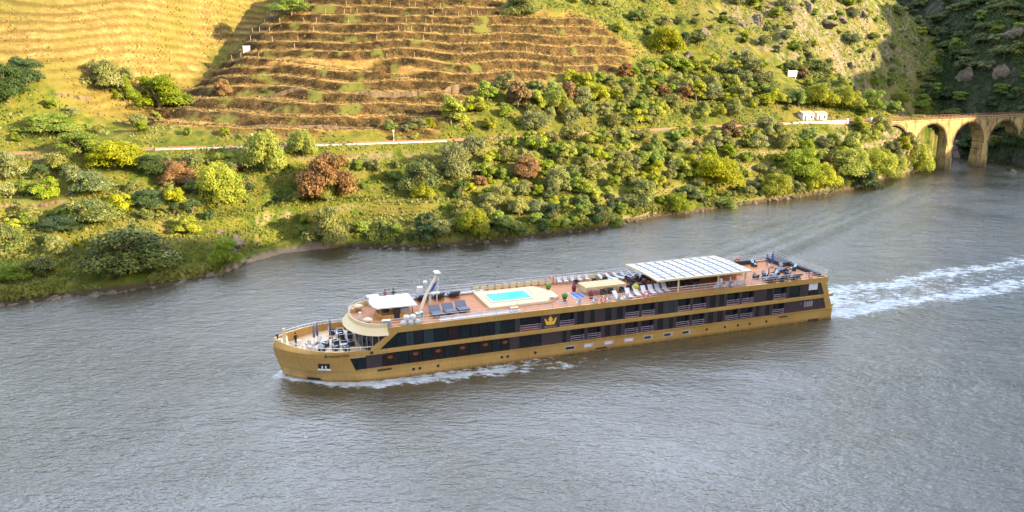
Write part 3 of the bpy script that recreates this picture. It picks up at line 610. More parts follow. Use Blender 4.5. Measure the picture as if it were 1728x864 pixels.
# sun canopy over the after part
cn = MB(); X0, X1, Y0, Y1, ZC = 50.2, 65.6, -4.5, 4.5, 8.45
def czz(y): return ZC+.13*(1-(y/4.5)**2)
ny = 14
def arch(mb, x0, x1, dz0, dz1, ya=Y0, yb=Y1):
    V = []; m_ = ny+1
    for i in range(m_):
        y = ya+(yb-ya)*i/ny
        for x in (x0, x1):
            for d in (dz0, dz1): V.append((x, y, czz(y)+d))
    F = []
    for i in range(ny):
        a = i*4; b = a+4; F += [(a, a+1, b+1, b), (a+1, a+3, b+3, b+1), (a+3, a+2, b+2, b+3), (a+2, a, b, b+2)]
    F += [(0, 2, 3, 1), (ny*4, ny*4+1, ny*4+3, ny*4+2)]; mb.add(V, F)
arch(cn, X0, X0+.2, -.16, .05); arch(cn, X1-.2, X1, -.16, .05)
cn.box(X0, X1, Y0-.12, Y0+.02, ZC-.2, ZC+.06); cn.box(X0, X1, Y1-.02, Y1+.12, ZC-.2, ZC+.06)
can = cn.build('canopy', M['cream'], ship)
mb = MB(); nc = 10
for i in range(1, nc): x = X0+(X1-X0)*i/nc; arch(mb, x-.12, x+.12, -.06, .05)
for j in range(1, 8): y = Y0+9.0*j/8; mb.box(X0+.2, X1-.2, y-.06, y+.06, czz(y)-.05, czz(y)+.025)
mb.build('canopy_rib', simple('rib_metal', (.10,.085,.08), .5), can)
mb = MB()
for i in range(nc):
    xa = X0+(X1-X0)*i/nc+.11; xb = X0+(X1-X0)*(i+1)/nc-.11
    for j in range(8):
        ya = Y0+9.0*j/8+.07; yb = Y0+9.0*(j+1)/8-.07; za, zb = czz(ya), czz(yb)
        mb.add([(xa, ya, za), (xb, ya, za), (xb, yb, zb), (xa, yb, zb), (xa, ya, za-.04), (xb, ya, za-.04), (xb, yb, zb-.04), (xa, yb, zb-.04)], [(0,1,2,3),(7,6,5,4),(0,4,5,1),(1,5,6,2),(2,6,7,3),(3,7,4,0)])
mb.build('canopy_panels', simple('slatted_grey_panel', (.50,.50,.52), .5, 0, .12, 2), can)
for x in (53.8, 60.3, 64.9):
    for y in (-4.2, 4.2): MB().box(x-.1, x+.1, y-.1, y+.1, 6.4, ZC-.06).box(x-.3, x+.3, y-.06, y+.06, ZC-.35, ZC-.25).build('canopy_post', M['cream'], can)
MB().box(57.6, 61.2, 1.0, 1.7, 6.4, 7.5).box(57.6, 58.2, 1.7, 3.4, 6.4, 7.5).box(57.4, 61.4, .8, 1.9, 7.5, 7.58).build('bar_counter', M['wood'], ship)
MB().box(62.4, 65.6, -1.2, 1.6, 6.4, 7.45).build('skylight_housing', M['wood'], ship)
MB().box(62.2, 65.8, -1.4, 1.8, 7.451, 7.56).build('housing_top', M['grey2'], ship)
MB().box(57, 57.2, -5.2, -4.9, 6.4, 6.5).build('deck_fitting', M['grey2'], ship)
MB().box(76.2, 78.2, 2.0, 5.3, 6.4, 7.0).box(68, 73.5, 4.9, 5.4, 6.4, 7.0).box(77.6, 78.2, -4.5, 2.0, 6.4, 6.9).build('planter_bench', M['dchair'], ship)
# ensign staff
MB().tube([(79.6, 0, 3.9), (80.1, 0, 5.2)], .04).build('ensign_staff', M['white'], ship)
# ---------------------------------------------------------------- railway, viaduct, small buildings
def stone(name, c1, c2, c3, sc=1.0):
    t = NT(name); P = t.n('TexCoord').outputs['Object']
    br = t.n('TexBrick', i_Vector=t.n('Mapping', i_Vector=P, i_Rotation=(math.pi/2, 0, 0)).outputs[0], i_Scale=sc, i_Color1=c1, i_Color2=c2, i_Mortar=c3); br.inputs['Mortar Size'].default_value = .02; br.inputs['Brick Width'].default_value = .9; br.inputs['Row Height'].default_value = .42
    n1 = t.noise(P, .35, 5, .65); n2 = t.noise(t.n('Mapping', i_Vector=P, i_Scale=(1, 1, .22)).outputs[0], 1.2, 5, .7)
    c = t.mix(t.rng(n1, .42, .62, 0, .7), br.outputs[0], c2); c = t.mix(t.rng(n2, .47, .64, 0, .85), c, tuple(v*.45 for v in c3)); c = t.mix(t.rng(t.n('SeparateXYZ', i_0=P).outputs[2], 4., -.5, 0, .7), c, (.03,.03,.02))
    return t.done(t.pbr(c, .92, 0, t.bump(t.noise(P, 3, 5, .7), .7, .12), spec=.15))
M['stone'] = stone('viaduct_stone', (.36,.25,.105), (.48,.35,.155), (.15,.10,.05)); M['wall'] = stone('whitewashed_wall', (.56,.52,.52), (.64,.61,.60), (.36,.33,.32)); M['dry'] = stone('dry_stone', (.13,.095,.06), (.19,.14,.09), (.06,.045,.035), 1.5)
M['rust'] = simple('rusty_rail', (.30,.13,.07), .8, .2); M['plaster'] = simple('white_plaster', (.62,.60,.60), .8, 0, .05); M['tile'] = simple('old_roof', (.34,.25,.19), .9, 0, .25, 3)
# viaduct: frame along its axis
VA = Vector((99.5, 250.3, 0)); ang = math.radians(23.6); 
vi = empty('viaduct', VA, ang); tag(vi, 'old yellow stone railway viaduct with round arches over the side valley', 'viaduct')
LEN = 113; HT = 18.3; PW = 3.0; SP = 15.6; W2 = 2.1
pier0 = 22.4; arches = [pier0+i*(SP+PW) for i in range(5)]     # left springing of each arch opening
def arch_wall(x0, x1, ztop):                                 # outline of the front wall with arch openings cut in as strips
    mb = MB(); R = SP/2; zs_ = HT-2.0-R; n = 20
    for a in arches:
        c = a+R
        pts = [(c-R*math.cos(math.pi*i/n), zs_+R*math.sin(math.pi*i/n)) for i in range(n+1)]
        for y, fl in ((-W2, 1), (W2, -1)):
            V = []
            for x, z in pts: V += [(x, y, z), (x, y, ztop)]
            mb.add(V, [(2*i, 2*i+2, 2*i+3, 2*i+1) for i in range(n)])
        V = []
        for x, z in pts: V += [(x, -W2, z), (x, W2, z)]
        mb.add(V, [(2*i, 2*i+1, 2*i+3, 2*i+2) for i in range(n)])
    return mb, zs_
mb, zsp = arch_wall(0, LEN, HT-.9)
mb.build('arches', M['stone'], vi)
for i in range(6):
    xa = arches[0]-PW+i*(SP+PW); p = MB(); 
    V = [(xa-.35, -W2-.5, -4), (xa+PW+.35, -W2-.5, -4), (xa+PW+.35, W2+.5, -4), (xa-.35, W2+.5, -4), (xa, -W2, zsp), (xa+PW, -W2, zsp), (xa+PW, W2, zsp), (xa, W2, zsp)]
    p.add(V, [(0,1,5,4),(1,2,6,5),(2,3,7,6),(3,0,4,7)]); p.box(xa, xa+PW, -W2, W2, zsp, HT-.9); p.box(xa-.15, xa+PW+.15, -W2-.15, W2+.15, zsp-.35, zsp)
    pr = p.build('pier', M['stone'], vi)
    if i in (2, 3, 4): MB().prism([(xa-.1, -W2-.4), (xa+PW*.5, -W2-1.3), (xa+PW+.1, -W2-.4)], -4, 4.2).build('cutwater', M['stone'], pr)
for a in arches:
    c = a+SP/2; V = []; n = 20
    for i in range(n+1):
        th = math.pi*i/n
        for r in (SP/2-.02, SP/2+.55): V.append((c-r*math.cos(th), -W2-.06, zsp+r*math.sin(th)))
    MB().add(V, [(2*i, 2*i+2, 2*i+3, 2*i+1) for i in range(n)]).build('arch_ring', M['dry'], vi)
MB().box(-14, arches[0]-PW-.02, -W2, W2, 6, HT-.9).box(arches[-1]+SP+PW+.02, LEN+6, -W2, W2, 6, HT-.9).build('approach_wall', M['stone'], vi)
MB().box(-14, LEN+6, -W2-.25, W2+.25, HT-.899, HT-.55).build('cornice', M['stone'], vi)
MB().box(-14, LEN+6, -W2+.35, W2-.35, HT-.549, HT-.2).build('ballast', M['dry'], vi)
MB().box(-14, 8, -W2-.2, -W2+.2, HT-.549, HT+.5).build('parapet', M['wall'], vi)
mb = MB()
for y in (-W2-.1, W2+.1):
    mb.tube([(8, y, HT+.45), (LEN+6, y, HT+.45)], .05, 5); mb.tube([(8, y, HT), (LEN+6, y, HT)], .04, 5)
    for i in range(57): mb.box(8.1+i*1.9-.04, 8.1+i*1.9+.04, y-.04, y+.04, HT-.549, HT+.5)
mb.build('railing', M['rust'], vi)
mb = MB()
for x in (8.5, 19): mb.box(x-.3, x+.3, -W2-.4, -W2+.3, HT-.549, HT+1.0)
mb.build('parapet_pillar', M['plaster'], vi)
# track
def ribbon(pts, off, w, z0, z1):
    mb = MB(); V = []
    for i, (x, y) in enumerate(pts):
        a = Vector(pts[max(i-1, 0)]); b = Vector(pts[min(i+1, len(pts)-1)]); d = (b-a).normalized(); nrm = Vector((-d.y, d.x))
        for o_ in (off-w/2, off+w/2):
            for z in (z0, z1): V.append((x+nrm.x*o_, y+nrm.y*o_, z))
    F = []
    for i in range(len(pts)-1):
        a = i*4; b = a+4; F += [(a, b, b+1, a+1), (a+1, b+1, b+3, a+3), (a+3, b+3, b+2, a+2), (a+2, b+2, b, a)]
    F += [(0, 1, 3, 2), (len(V)-4, len(V)-2, len(V)-1, len(V)-3)]
    return mb.add(V, F)
RP = [(x, float(yr(x))) for x in np.arange(-130, 104, 3.)]
tr = empty('railway_track'); tag(tr, 'single rusty railway track running along the hillside shelf', 'railway track')
ribbon(RP, .35, .12, ZR+.05, ZR+.24).build('rail', M['rust'], tr); ribbon(RP, 1.85, .12, ZR+.05, ZR+.24).build('rail', M['rust'], tr); ribbon(RP, 1.1, 2.6, ZR+.0, ZR+.08).build('sleepers', M['rust'], tr)
WP = [(x, float(yr(x))-2.2) for x in np.arange(-79, -15.4, 1.5)]
w = ribbon(WP, 0, .5, ZR-1.6, ZR+.25).build('railway_wall', M['wall']); tag(w, 'long low whitewashed wall holding up the railway below the vineyard', 'wall')
w2 = ribbon([(x, float(yr(x))-2.2) for x in np.arange(70, 87, 1.5)], 0, .5, ZR-1.6, ZR+.2).build('railway_wall', M['wall']); tag(w2, 'short pale wall along the railway leading to the viaduct', 'wall')
# dry stone walls on the terraces
def drywall(pts, h, label, n=40):
    P_ = []
    for (a, b) in zip(pts[:-1], pts[1:]):
        for i in range(12): P_.append((a[0]+(b[0]-a[0])*i/12, a[1]+(b[1]-a[1])*i/12))
    P_.append(pts[-1]); mb = MB(); V = []
    for x, y in P_:
        z = height(x, y+.8); j = random.uniform(-.12, .12)
        V += [(x, y-.35+j, z-h), (x, y-.3+j, z-.05+random.uniform(-.15, .1)), (x, y+.05, z-.05), (x, y+.05, z-h)]
    F = []
    for i in range(len(P_)-1):
        a = i*4; b = a+4; F += [(a, b, b+1, a+1), (a+1, b+1, b+2, a+2), (a+2, b+2, b+3, a+3)]
    F += [(0, 1, 2, 3), (len(V)-1, len(V)-2, len(V)-3, len(V)-4)]
    o = mb.add(V, F).build('stone_wall', M['dry']); tag(o, label, 'wall')
drywall([(-84.6,204.4),(-64.2,205.6),(-40.6,205.2),(-25.7,208.6),(-14.3,213.5)], 2.6, 'long dark stone retaining wall across the middle of the vineyard terraces')
drywall([(-76.6,188.5),(-52.5,190.2),(-30.3,195)], 1.2, 'low dry stone wall across the lowest vineyard terraces')
drywall([(-96.2,142.8),(-91.5,145.9),(-86.8,147.6)], 1.8, 'upper pale stone terrace wall at the left edge of the river bank')
drywall([(-94.5,139.6),(-90.0,142.6),(-85.0,144.0)], 1.8, 'lower pale stone terrace wall at the left edge of the river bank')
drywall([(-102.2,161.2),(-94.2,163.0)], 1.5, 'short pale stone wall on the grassy bank left of the railway wall')
drywall([(-108.4,187.0),(-102.9,193.6)], 1.4, 'ruined tan stone wall at the foot of the dry hill')
# small buildings
def hut(name, x, y, z, rz, wd, dp, ht, label, roof='flat', door=True):
    r = empty(name, (x, y, z), rz); MB().box(-wd/2, wd/2, -dp/2, dp/2, -1, ht).build('wall', M['plaster'], r)
    if roof == 'flat': MB().box(-wd/2-.12, wd/2+.12, -dp/2-.12, dp/2+.12, ht, ht+.14).build('roof', M['plaster'], r)
    else: MB().prism([(-dp/2-.3, ht-.05), (0, ht+.8), (dp/2+.3, ht-.05)], -wd/2-.25, wd/2+.25, 'x').build('roof', M['tile'], r)
    if door:
        f = MB().box(-wd/2+.5, -wd/2+1.3, -dp/2-.03, -dp/2+.05, -.2, ht*.72).build('door', M['dchair'], r)
        MB().box(wd/2-1.3, wd/2-.6, -dp/2-.03, -dp/2+.05, ht*.35, ht*.7).build('window', M['dark'], r)
    tag(r, label, 'hut' if name == 'hut' else 'house')
hut('hut', -75.3, 226.2, height(-75.3, 226.2)-.2, .1, 1.6, 1.5, 1.7, 'tiny white hut at the left end of the vineyard path', door=False)
hut('house', 95.3, 254.2, ZR, .42, 4.6, 3.4, 2.5, 'left one of the two small white railway houses with brown roofs', 'gable')
hut('house', 100.6, 256.4, ZR, .42, 4.2, 3.2, 2.3, 'right one of the two small white railway houses with brown roofs', 'gable')
sg = empty('signboard', (99.7, 281.4, height(99.7, 281.4)), .25); MB().box(-1.8, 1.8, -.1, .1, .4, 2.6).build('board', M['plaster'], sg)
for x in (-1.5, 1.5): MB().box(x-.1, x+.1, .101, .28, -.5, 2.4).build('post', M['grey2'], sg)
tag(sg, 'blank white board standing alone on the hillside above the railway', 'signboard')
for x, lab in ((-60.5, 'thin pale signal post beside the railway near the left end of the wall'), (-29.0, 'thin pale signal post beside the railway below the middle of the vineyard')):
    s_ = empty('signal_post', (x, float(yr(x))+2.9, ZR)); MB().tube([(0, 0, 0), (0, 0, 2.6)], .08).build('post', M['plaster'], s_); MB().box(-.2, .2, -.1, .1, 2.3, 2.8).build('plate', M['plaster'], s_); tag(s_, lab, 'post')
# ---------------------------------------------------------------- vegetation
def leaf_mat(name, c1, c2, c3, trans=.35, sc=.9):
    t = NT(name); P = t.n('TexCoord').outputs['Object']; oi = t.n('ObjectInfo')
    a = t.noise(P, sc, 3, .6); b = t.noise(P, 5.5, 2)
    c = t.mix(t.rng(a, .36, .64), c1, c2); c = t.mix(t.rng(b, .5, .68), c, c3)
    hs = t.n('HueSaturation', i_Hue=t.rng(oi.outputs['Random'], 0, 1, .488, .508), i_Saturation=t.rng(oi.outputs['Random'], 0, 1, 1.06, .84), i_Value=t.rng(t.math('FRACT', t.math('MULTIPLY', oi.outputs['Random'], 7.31)), 0, 1, .78, 1.2), i_Color=c)
    d = t.pbr(hs.outputs[0], .62, 0, spec=.25); tr = t.n('BsdfTranslucent', i_Color=hs.outputs[0])
    m = t.n('MixShader', i_0=trans); t.t.links.new(d.outputs[0], m.inputs[1]); t.t.links.new(tr.outputs[0], m.inputs[2]); return t.done(m)
LM = {'bright': leaf_mat('spring_leaves', (.17,.215,.010), (.30,.33,.014), (.40,.41,.035), .4),
      'mid': leaf_mat('green_leaves', (.085,.15,.010), (.19,.265,.016), (.29,.34,.03)),
      'olive': leaf_mat('olive_leaves', (.11,.13,.028), (.20,.215,.048), (.29,.29,.10), .22),
      'dark': leaf_mat('evergreen_leaves', (.018,.048,.012), (.042,.082,.016), (.085,.125,.024), .25),
      'darkolive': leaf_mat('oak_leaves', (.055,.09,.025), (.11,.15,.035), (.30,.29,.07), .25),
      'rust': leaf_mat('bare_twigs', (.12,.06,.02), (.20,.105,.032), (.23,.16,.045), .2)}
BARK = simple('bark', (.17,.13,.095), .9, 0, .35, 4, spec=.1)
def cards(C, N, S, asp=1.6):                                # quads at centres C facing N, size S
    n = len(C); N = N/np.linalg.norm(N, axis=1, keepdims=True)
    a = rng.normal(size=(n, 3)); u = np.cross(N, a); u /= np.linalg.norm(u, axis=1, keepdims=True)+1e-9; v = np.cross(N, u)
    S = S[:, None]*.5
    return np.stack([C-u*S*asp*.25-v*S, C+u*S*asp*.5-v*S*.2, C+u*S*.1+v*S*1.1, C-u*S*asp*.5+v*S*.15], 1).reshape(-1, 3)
def crown_mesh(name, mat, n, lobes, leaf, flat=.8, spread=.62, low=.0, droop=0, twig=False):
    """unit crown: radius about 1, standing on z=low, top about 1+flat"""
    Cs = []; Ns = []; Ss = []
    for k in range(lobes):
        th = rng.uniform(0, 2*math.pi); rr = spread*math.sqrt(rng.uniform(0, 1)); hz = rng.uniform(.12, 1)
        rr *= 1.15-.55*hz
        c = np.array([rr*math.cos(th), rr*math.sin(th), low+hz*flat*1.05]); rl = rng.uniform(.2, .42)*(1.1-.35*hz)
        m = int(n/lobes*(rl/.3)**2)
        d = rng.normal(size=(m, 3)); d /= np.linalg.norm(d, axis=1, keepdims=True); d[:, 2] = np.abs(d[:, 2])*1.0-.35*rng.uniform(0, 1, m)
        r = rl*rng.uniform(.55, 1.12, m)**.6
        p = c+d*r[:, None]*np.array([1, 1, .82]); p[:, 2] -= droop*np.maximum(np.hypot(p[:, 0], p[:, 1])-.5, 0)
        Cs.append(p); Ns.append(d+rng.normal(size=(m, 3))*.38+np.array([0, 0, .25])); Ss.append(leaf*rng.uniform(.6, 1.35, m))
    C = np.concatenate(Cs); k = C[:, 2] > low-.02; C = C[k]; N = np.concatenate(Ns)[k]; S = np.concatenate(Ss)[k]
    V = cards(C, N, S, 4.5 if twig else 1.6)
    return npmesh(name, V, np.arange(len(V)), 4, mat)
def trunk_mesh(name, h=.55, r=.07, limbs=6, lean=.1):
    bm = bmesh.new()
    def seg(a, b, ra, rb):
        a = Vector(a); b = Vector(b); d = (b-a); q = d.to_track_quat('Z', 'Y').to_matrix()
        ring = []
        for p, rad in ((a, ra), (b, rb)):
            ring.append([bm.verts.new(p+q@Vector((math.cos(i*math.pi/3)*rad, math.sin(i*math.pi/3)*rad, 0))) for i in range(6)])
        for i in range(6): bm.faces.new((ring[0][i], ring[0][(i+1) % 6], ring[1][(i+1) % 6], ring[1][i]))
    top = Vector((random.uniform(-lean, lean), random.uniform(-lean, lean), h*.6)); seg((0,0,-.25), top, r, r*.75)
    for i in range(limbs):
        a = i*2*math.pi/limbs+random.uniform(-.4, .4); e = top+Vector((math.cos(a)*.42, math.sin(a)*.42, random.uniform(.3, .62)))
        mid = top.lerp(e, .5)+Vector((0, 0, .06)); seg(top, mid, r*.6, r*.4); seg(mid, e, r*.4, r*.12)
        f = e+Vector((math.cos(a+.8)*.2, math.sin(a+.8)*.2, .12)); seg(mid, f, r*.3, r*.08)
    me = bpy.data.meshes.new(name); bm.to_mesh(me); bm.free(); me.materials.append(BARK); return me
KIND = {'bright': 'deciduous_tree', 'mid': 'broadleaf_tree', 'olive': 'olive_tree', 'dark': 'evergreen_tree', 'darkolive': 'oak_tree', 'rust': 'leafless_tree'}
CM = {}
for sp, cfg in {'bright': (4200, 17, .088, .95, .62, .12), 'mid': (4200, 16, .09, .85, .62, .08), 'olive': (4200, 20, .072, .8, .66, .12), 'dark': (4000, 13, .09, .85, .55, .05),
                'darkolive': (4600, 26, .076, .72, .70, .1), 'rust': (4200, 16, .06, .95, .6, .08)}.items():
    n, lo, lf, fl, spd, low = cfg
    CM[sp] = [crown_mesh('crown', LM[sp], n, lo+int(rng.integers(-3, 4)), lf, fl, spd, low, .25 if sp == 'olive' else 0, sp == 'rust') for k in range(3)]
BIG = {sp: crown_mesh('crown', LM[sp], 11000, 34, .052 if sp != 'rust' else .036, .9 if sp != 'darkolive' else .75, .70, .08, 0, sp == 'rust') for sp in CM}
TM = [trunk_mesh('trunk') for k in range(4)]
SHRUB = {sp: [crown_mesh('shrub', LM[sp], 1800, 9, .12, .62, .6, -.05, 0, sp == 'rust') for k in range(2)] for sp in CM}
placed = []
def tree(x, y, r, h, sp, label, group=None, big=False):
    z = height(x, y); root = empty(KIND[sp], (x, y, z-.15), random.uniform(0, 6.28)); tag(root, label, 'tree', group)
    me = BIG[sp] if big else random.choice(CM[sp]); fl = 1.75
    c = link(bpy.data.objects.new('crown', me), root); s = h/fl
    c.scale = (r*1.22, r*1.22*random.uniform(.85, 1.1), s*1.3)
    t = link(bpy.data.objects.new('trunk', random.choice(TM)), root); t.scale = (r, r, s*1.15)
    placed.append((x, y, r)); return root
def shrub(x, y, r, h, sp, label, group):
    o = bpy.data.objects.new('shrub', random.choice(SHRUB[sp])); link(o); o.location = (x, y, height(x, y)-.12); o.rotation_euler = (0, 0, random.uniform(0, 6.28)); o.scale = (r, r*random.uniform(.8, 1.1), h)
    tag(o, label, 'shrub', group); placed.append((x, y, r*.8))
NOTABLE = [
(-65.4,239.5,5.5,6.3,'mid','round bright green tree alone among the dry terraces at the top edge'),
(-91.9,204.5,7.1,9.3,'mid','large leafy green tree at the foot of the dry hillside beside the shaded terraces'),
(-102.8,198.4,4.9,7.8,'olive','grey green tree in front of the dry slope left of the large leafy tree'),
(-98.8,200.0,3.0,6.6,'mid','yellow green bush leaning against the grey green tree on the dry slope'),
(-100.5,205.5,2.0,3.7,'olive','small grey shrub behind the tree on the dry slope'),
(-115.3,179.6,4.7,9.0,'dark','dense dark green tree at the left edge below the dry hill'),
(-113.9,185.1,4.2,7.0,'dark','rounded dark green tree just right of the dense tree at the left edge'),
(-105.4,175.8,5.4,4.3,'mid','low wide green bush under the dry slope at the far left'),
(-92.6,165.4,4.4,5.1,'mid','pale green bush left of the end of the white railway wall'),
(-84.6,164.0,5.7,6.3,'bright','tall pale green bush standing against the left end of the white railway wall'),
(-103.2,178.4,3.3,3.5,'mid','small dark green bush in the grass below the left dry slope'),
(-75.7,206.3,2.3,4.7,'rust','small orange brown bush on the edge of the dark stone terrace wall'),
(-53.9,168.4,4.3,10.4,'bright','tall yellow green tree rising in front of the white railway wall'),
(-47.7,176.0,3.1,6.8,'bright','pale green tree in front of the middle of the white railway wall'),
(-40.4,166.1,5.7,10.4,'rust','big rust brown leafless tree below the railway wall'),
(-40.8,166.6,2.6,5.5,'bright','small pale green tree standing in front of the big rust brown tree'),
(-60.6,157.3,4.7,9.6,'bright','large yellow green tree on the grassy bank left of the bare rust tree'),
(-70.6,161.5,3.1,5.2,'rust','brown thicket bush left of the large yellow green tree'),
(-76.3,162.1,3.1,4.3,'dark','dark green bush below the left end of the railway wall'),
(-20.5,173.7,4.5,8.4,'darkolive','brownish green tree on the bank below the right end of the railway wall'),
(-20.3,172.2,2.3,4.6,'bright','small pale green tree in front of the brownish tree'),
(-14.2,180.1,4.9,8.4,'olive','large grey green tree below the right end of the railway wall'),
(-38.4,154.3,4.4,8.6,'olive','drooping grey green willow leaning over the water beside the sandy beach'),
(-52.2,136.6,3.2,5.7,'mid','bright green tree on the rocks at the left tip of the sandy beach'),
(-67.8,130.0,7.8,8.5,'darkolive','huge spreading dark olive tree with yellowish tips near the left shore'),
(-80.0,142.6,5.0,5.2,'darkolive','dark spreading tree above the huge spreading tree'),
(-84.8,152.7,5.0,5.0,'darkolive','dark green tree on the upper part of the left bank'),
(-72.9,152.0,3.0,4.0,'dark','very dark rounded bush on the left bank'),
(-81.8,121.8,2.5,3.5,'mid','bright green bush near the shore at the left edge'),
(-86.7,129.5,3.2,6.2,'darkolive','dark green tree at the left edge above the shore'),
(-101.9,153.9,3.6,6.0,'olive','silvery olive tree at the left edge of the bank'),
(-83.0,138.0,3.8,2.4,'dark','low dark shrub left of the huge spreading tree'),
(-20.9,197.8,1.2,3.3,'bright','slim bright green sapling at the end of the vineyard terraces'),
(-23.8,196.7,2.5,2.7,'olive','pale grey shrub beside the slim sapling at the end of the terraces'),
(-8.1,160.4,3.5,6.3,'bright','bright green tree hanging over the river bank mid way along the shore'),
(-2.6,175.4,2.7,4.9,'olive','greyish tree over the middle shore left of the yellow oak'),
(3.4,185.7,3.6,5.7,'rust','yellow brown oak in the middle of the bank'),
(12.5,216.8,4.1,7.2,'bright','pale green tree at the foot of the vineyard slope'),
(51.0,267.5,5.8,10.0,'bright','round light green tree at the right end of the vineyard terraces'),
(3.0,251.3,5.5,8.1,'darkolive','dark oak clump at the top right corner of the vineyard terraces'),
(41.3,191.1,3.4,4.5,'mid','bright green bush low over the rocks of the right bank'),
(32.9,191.0,4.2,6.6,'darkolive','olive brown tree by the water right of the middle shore'),
(24.6,177.2,2.8,5.0,'mid','fresh green bush at the water on the right half of the bank'),
(114.5,243.5,6.0,9.6,'bright','big yellow green tree lit by the sun near the viaduct'),
(124.9,252.9,4.6,9.6,'bright','tallest yellow green tree in front of the viaduct wall'),
(140.0,266.2,5.5,11.5,'bright','yellow green tree leaning over the water in front of the first arch'),
(102.2,233.4,6.3,9.8,'bright','broad yellow green tree left of the viaduct trees'),
(88.6,221.0,5.2,8.6,'bright','yellow green riverside tree below the small white houses'),
(82.7,222.3,5.5,8.6,'mid','full green tree below the end of the viaduct wall'),
(106.2,231.3,5.0,7.2,'dark','dark blue green bush at the water where the sunlit trees begin'),
(55.4,199.2,3.9,5.3,'mid','mid green bush at the waterline of the right bank'),
(73.4,211.5,4.1,6.6,'bright','small lime green tree close above the rocky right shore'),
(54.4,208.4,7.0,9.7,'bright','wide yellow green tree on the right half of the bank'),
(111.4,264.5,5.6,8.8,'bright','light green tree standing behind the small white houses'),
(102.1,261.5,4.9,8.7,'bright','pale green tree left of the tree behind the small white houses'),
(122.9,267.5,5.3,8.1,'mid','green tree beside the railway just right of the small white houses'),
(157.8,319.8,4.1,5.3,'bright','last bright bush beside the railway before the first arch'),
(176.6,271.1,3.1,5.4,'dark','dark bush on the rocks under the right end of the viaduct'),
]
for x, y, r, h, sp, lab in NOTABLE: tree(x, y, r*1.08, h*1.12, sp, lab, big=True)
def free(x, y, r, k=.62):
    if 83 < x < 112 and yr(x)-9 < y < yr(x)+9: return False
    if abs(x-97) < 7 and 262 < y < 281: return False
    if -80 < x < -16 and yr(x)-5.5 < y < yr(x): return False
    return all((x-a)**2+(y-b)**2 > ((r+c)*k)**2 for a, b, c in placed)
NAMES = {'bright': 'yellow green', 'mid': 'mid green', 'olive': 'silvery', 'dark': 'deep green', 'darkolive': 'dark olive green', 'rust': 'bare rust brown'}
LMK = [('white hut', -75, 226), ('round tree among the dry terraces', -65, 240), ('large leafy tree by the dry hill', -92, 205), ('dense tree at the left edge', -115, 180), ('left end of the railway wall', -80, 173), ('middle of the railway wall', -48, 180), ('right end of the railway wall', -17, 191), ('big rust brown tree', -40, 166), ('huge spreading dark tree', -68, 130), ('sandy beach', -43, 153), ('willow by the beach', -38, 155), ('left river bank corner', -86, 124), ('rounded pale boulder', -57, 148), ('large yellow green tree left of the rust tree', -60, 157), ('left stone terrace walls', -92, 146), ('lowest vineyard terraces', -45, 190), ('slim sapling', -21, 198), ('brownish tree below the wall end', -20, 173), ('bright tree over the mid shore', -8, 160), ('yellow brown oak', 3, 186), ('fresh green waterside bush', 25, 177), ('pale tree below the vineyard', 12, 217), ('foot of the vineyard slope', 30, 230), ('olive brown waterside tree', 33, 191), ('round tree beside the terraces', 51, 267), ('dark oak clump', 3, 251), ('wide yellow green tree', 54, 208), ('mid green waterline bush', 55, 199), ('lime green shore tree', 73, 211), ('full green tree near the viaduct wall', 83, 222), ('left white railway house', 95, 254), ('right white railway house', 101, 256), ('blank white board', 100, 281), ('broad sunlit viaduct tree', 102, 233), ('dark blue green waterside bush', 106, 231), ('tallest viaduct tree', 125, 255), ('first viaduct arch', 140, 262), ('second viaduct arch', 153, 270), ('last viaduct arch', 180, 283), ('green tree beside the houses', 123, 267), ('shaded cliff blocks', 180, 312), ('gully foot', 165, 300), ('gully top', 200, 372), ('highest granite outcrops', 127, 325), ('granite outcrops above the board', 100, 310), ('outcrops right of the terraces', 70, 290), ('upper right vineyard corner', 62, 262), ('far right shaded ridge', 230, 345), ('middle of the shaded slope', 205, 335), ('upper shaded slope', 215, 400), ('far shaded hilltop', 170, 430), ('upper right picture corner', 285, 440), ('right picture edge above the viaduct', 222, 340), ('top edge over the shaded slope', 225, 460), ('ridge between lit and shaded slopes', 182, 372), ('shaded hollow left of the corner', 245, 400), ('leftmost shaded ground', 165, 395), ('top of the picture above the vineyard', 10, 262), ('upper left terraces', -60, 225), ('middle upper terraces', -35, 235), ('middle top terraces', -30, 248), ('right upper terraces', -12, 240)]
def where_is(x, y):
    z = height(x, y); d, nm, lx_, ly_ = min(((x-a)**2+(y-b)**2, n_, a, b) for n_, a, b in LMK); u = x/y-lx_/ly_
    w = (z-CAMZ)/y-(height(lx_, ly_)-CAMZ)/ly_; far = 'just ' if d < 30 else ('some way ' if d > 260 and len(nm.split()) < 5 else '')
    if abs(u) > abs(w): return far+('right of the ' if u > 0 else 'left of the ')+nm
    return far+('above the ' if w > 0 else 'below the ')+nm
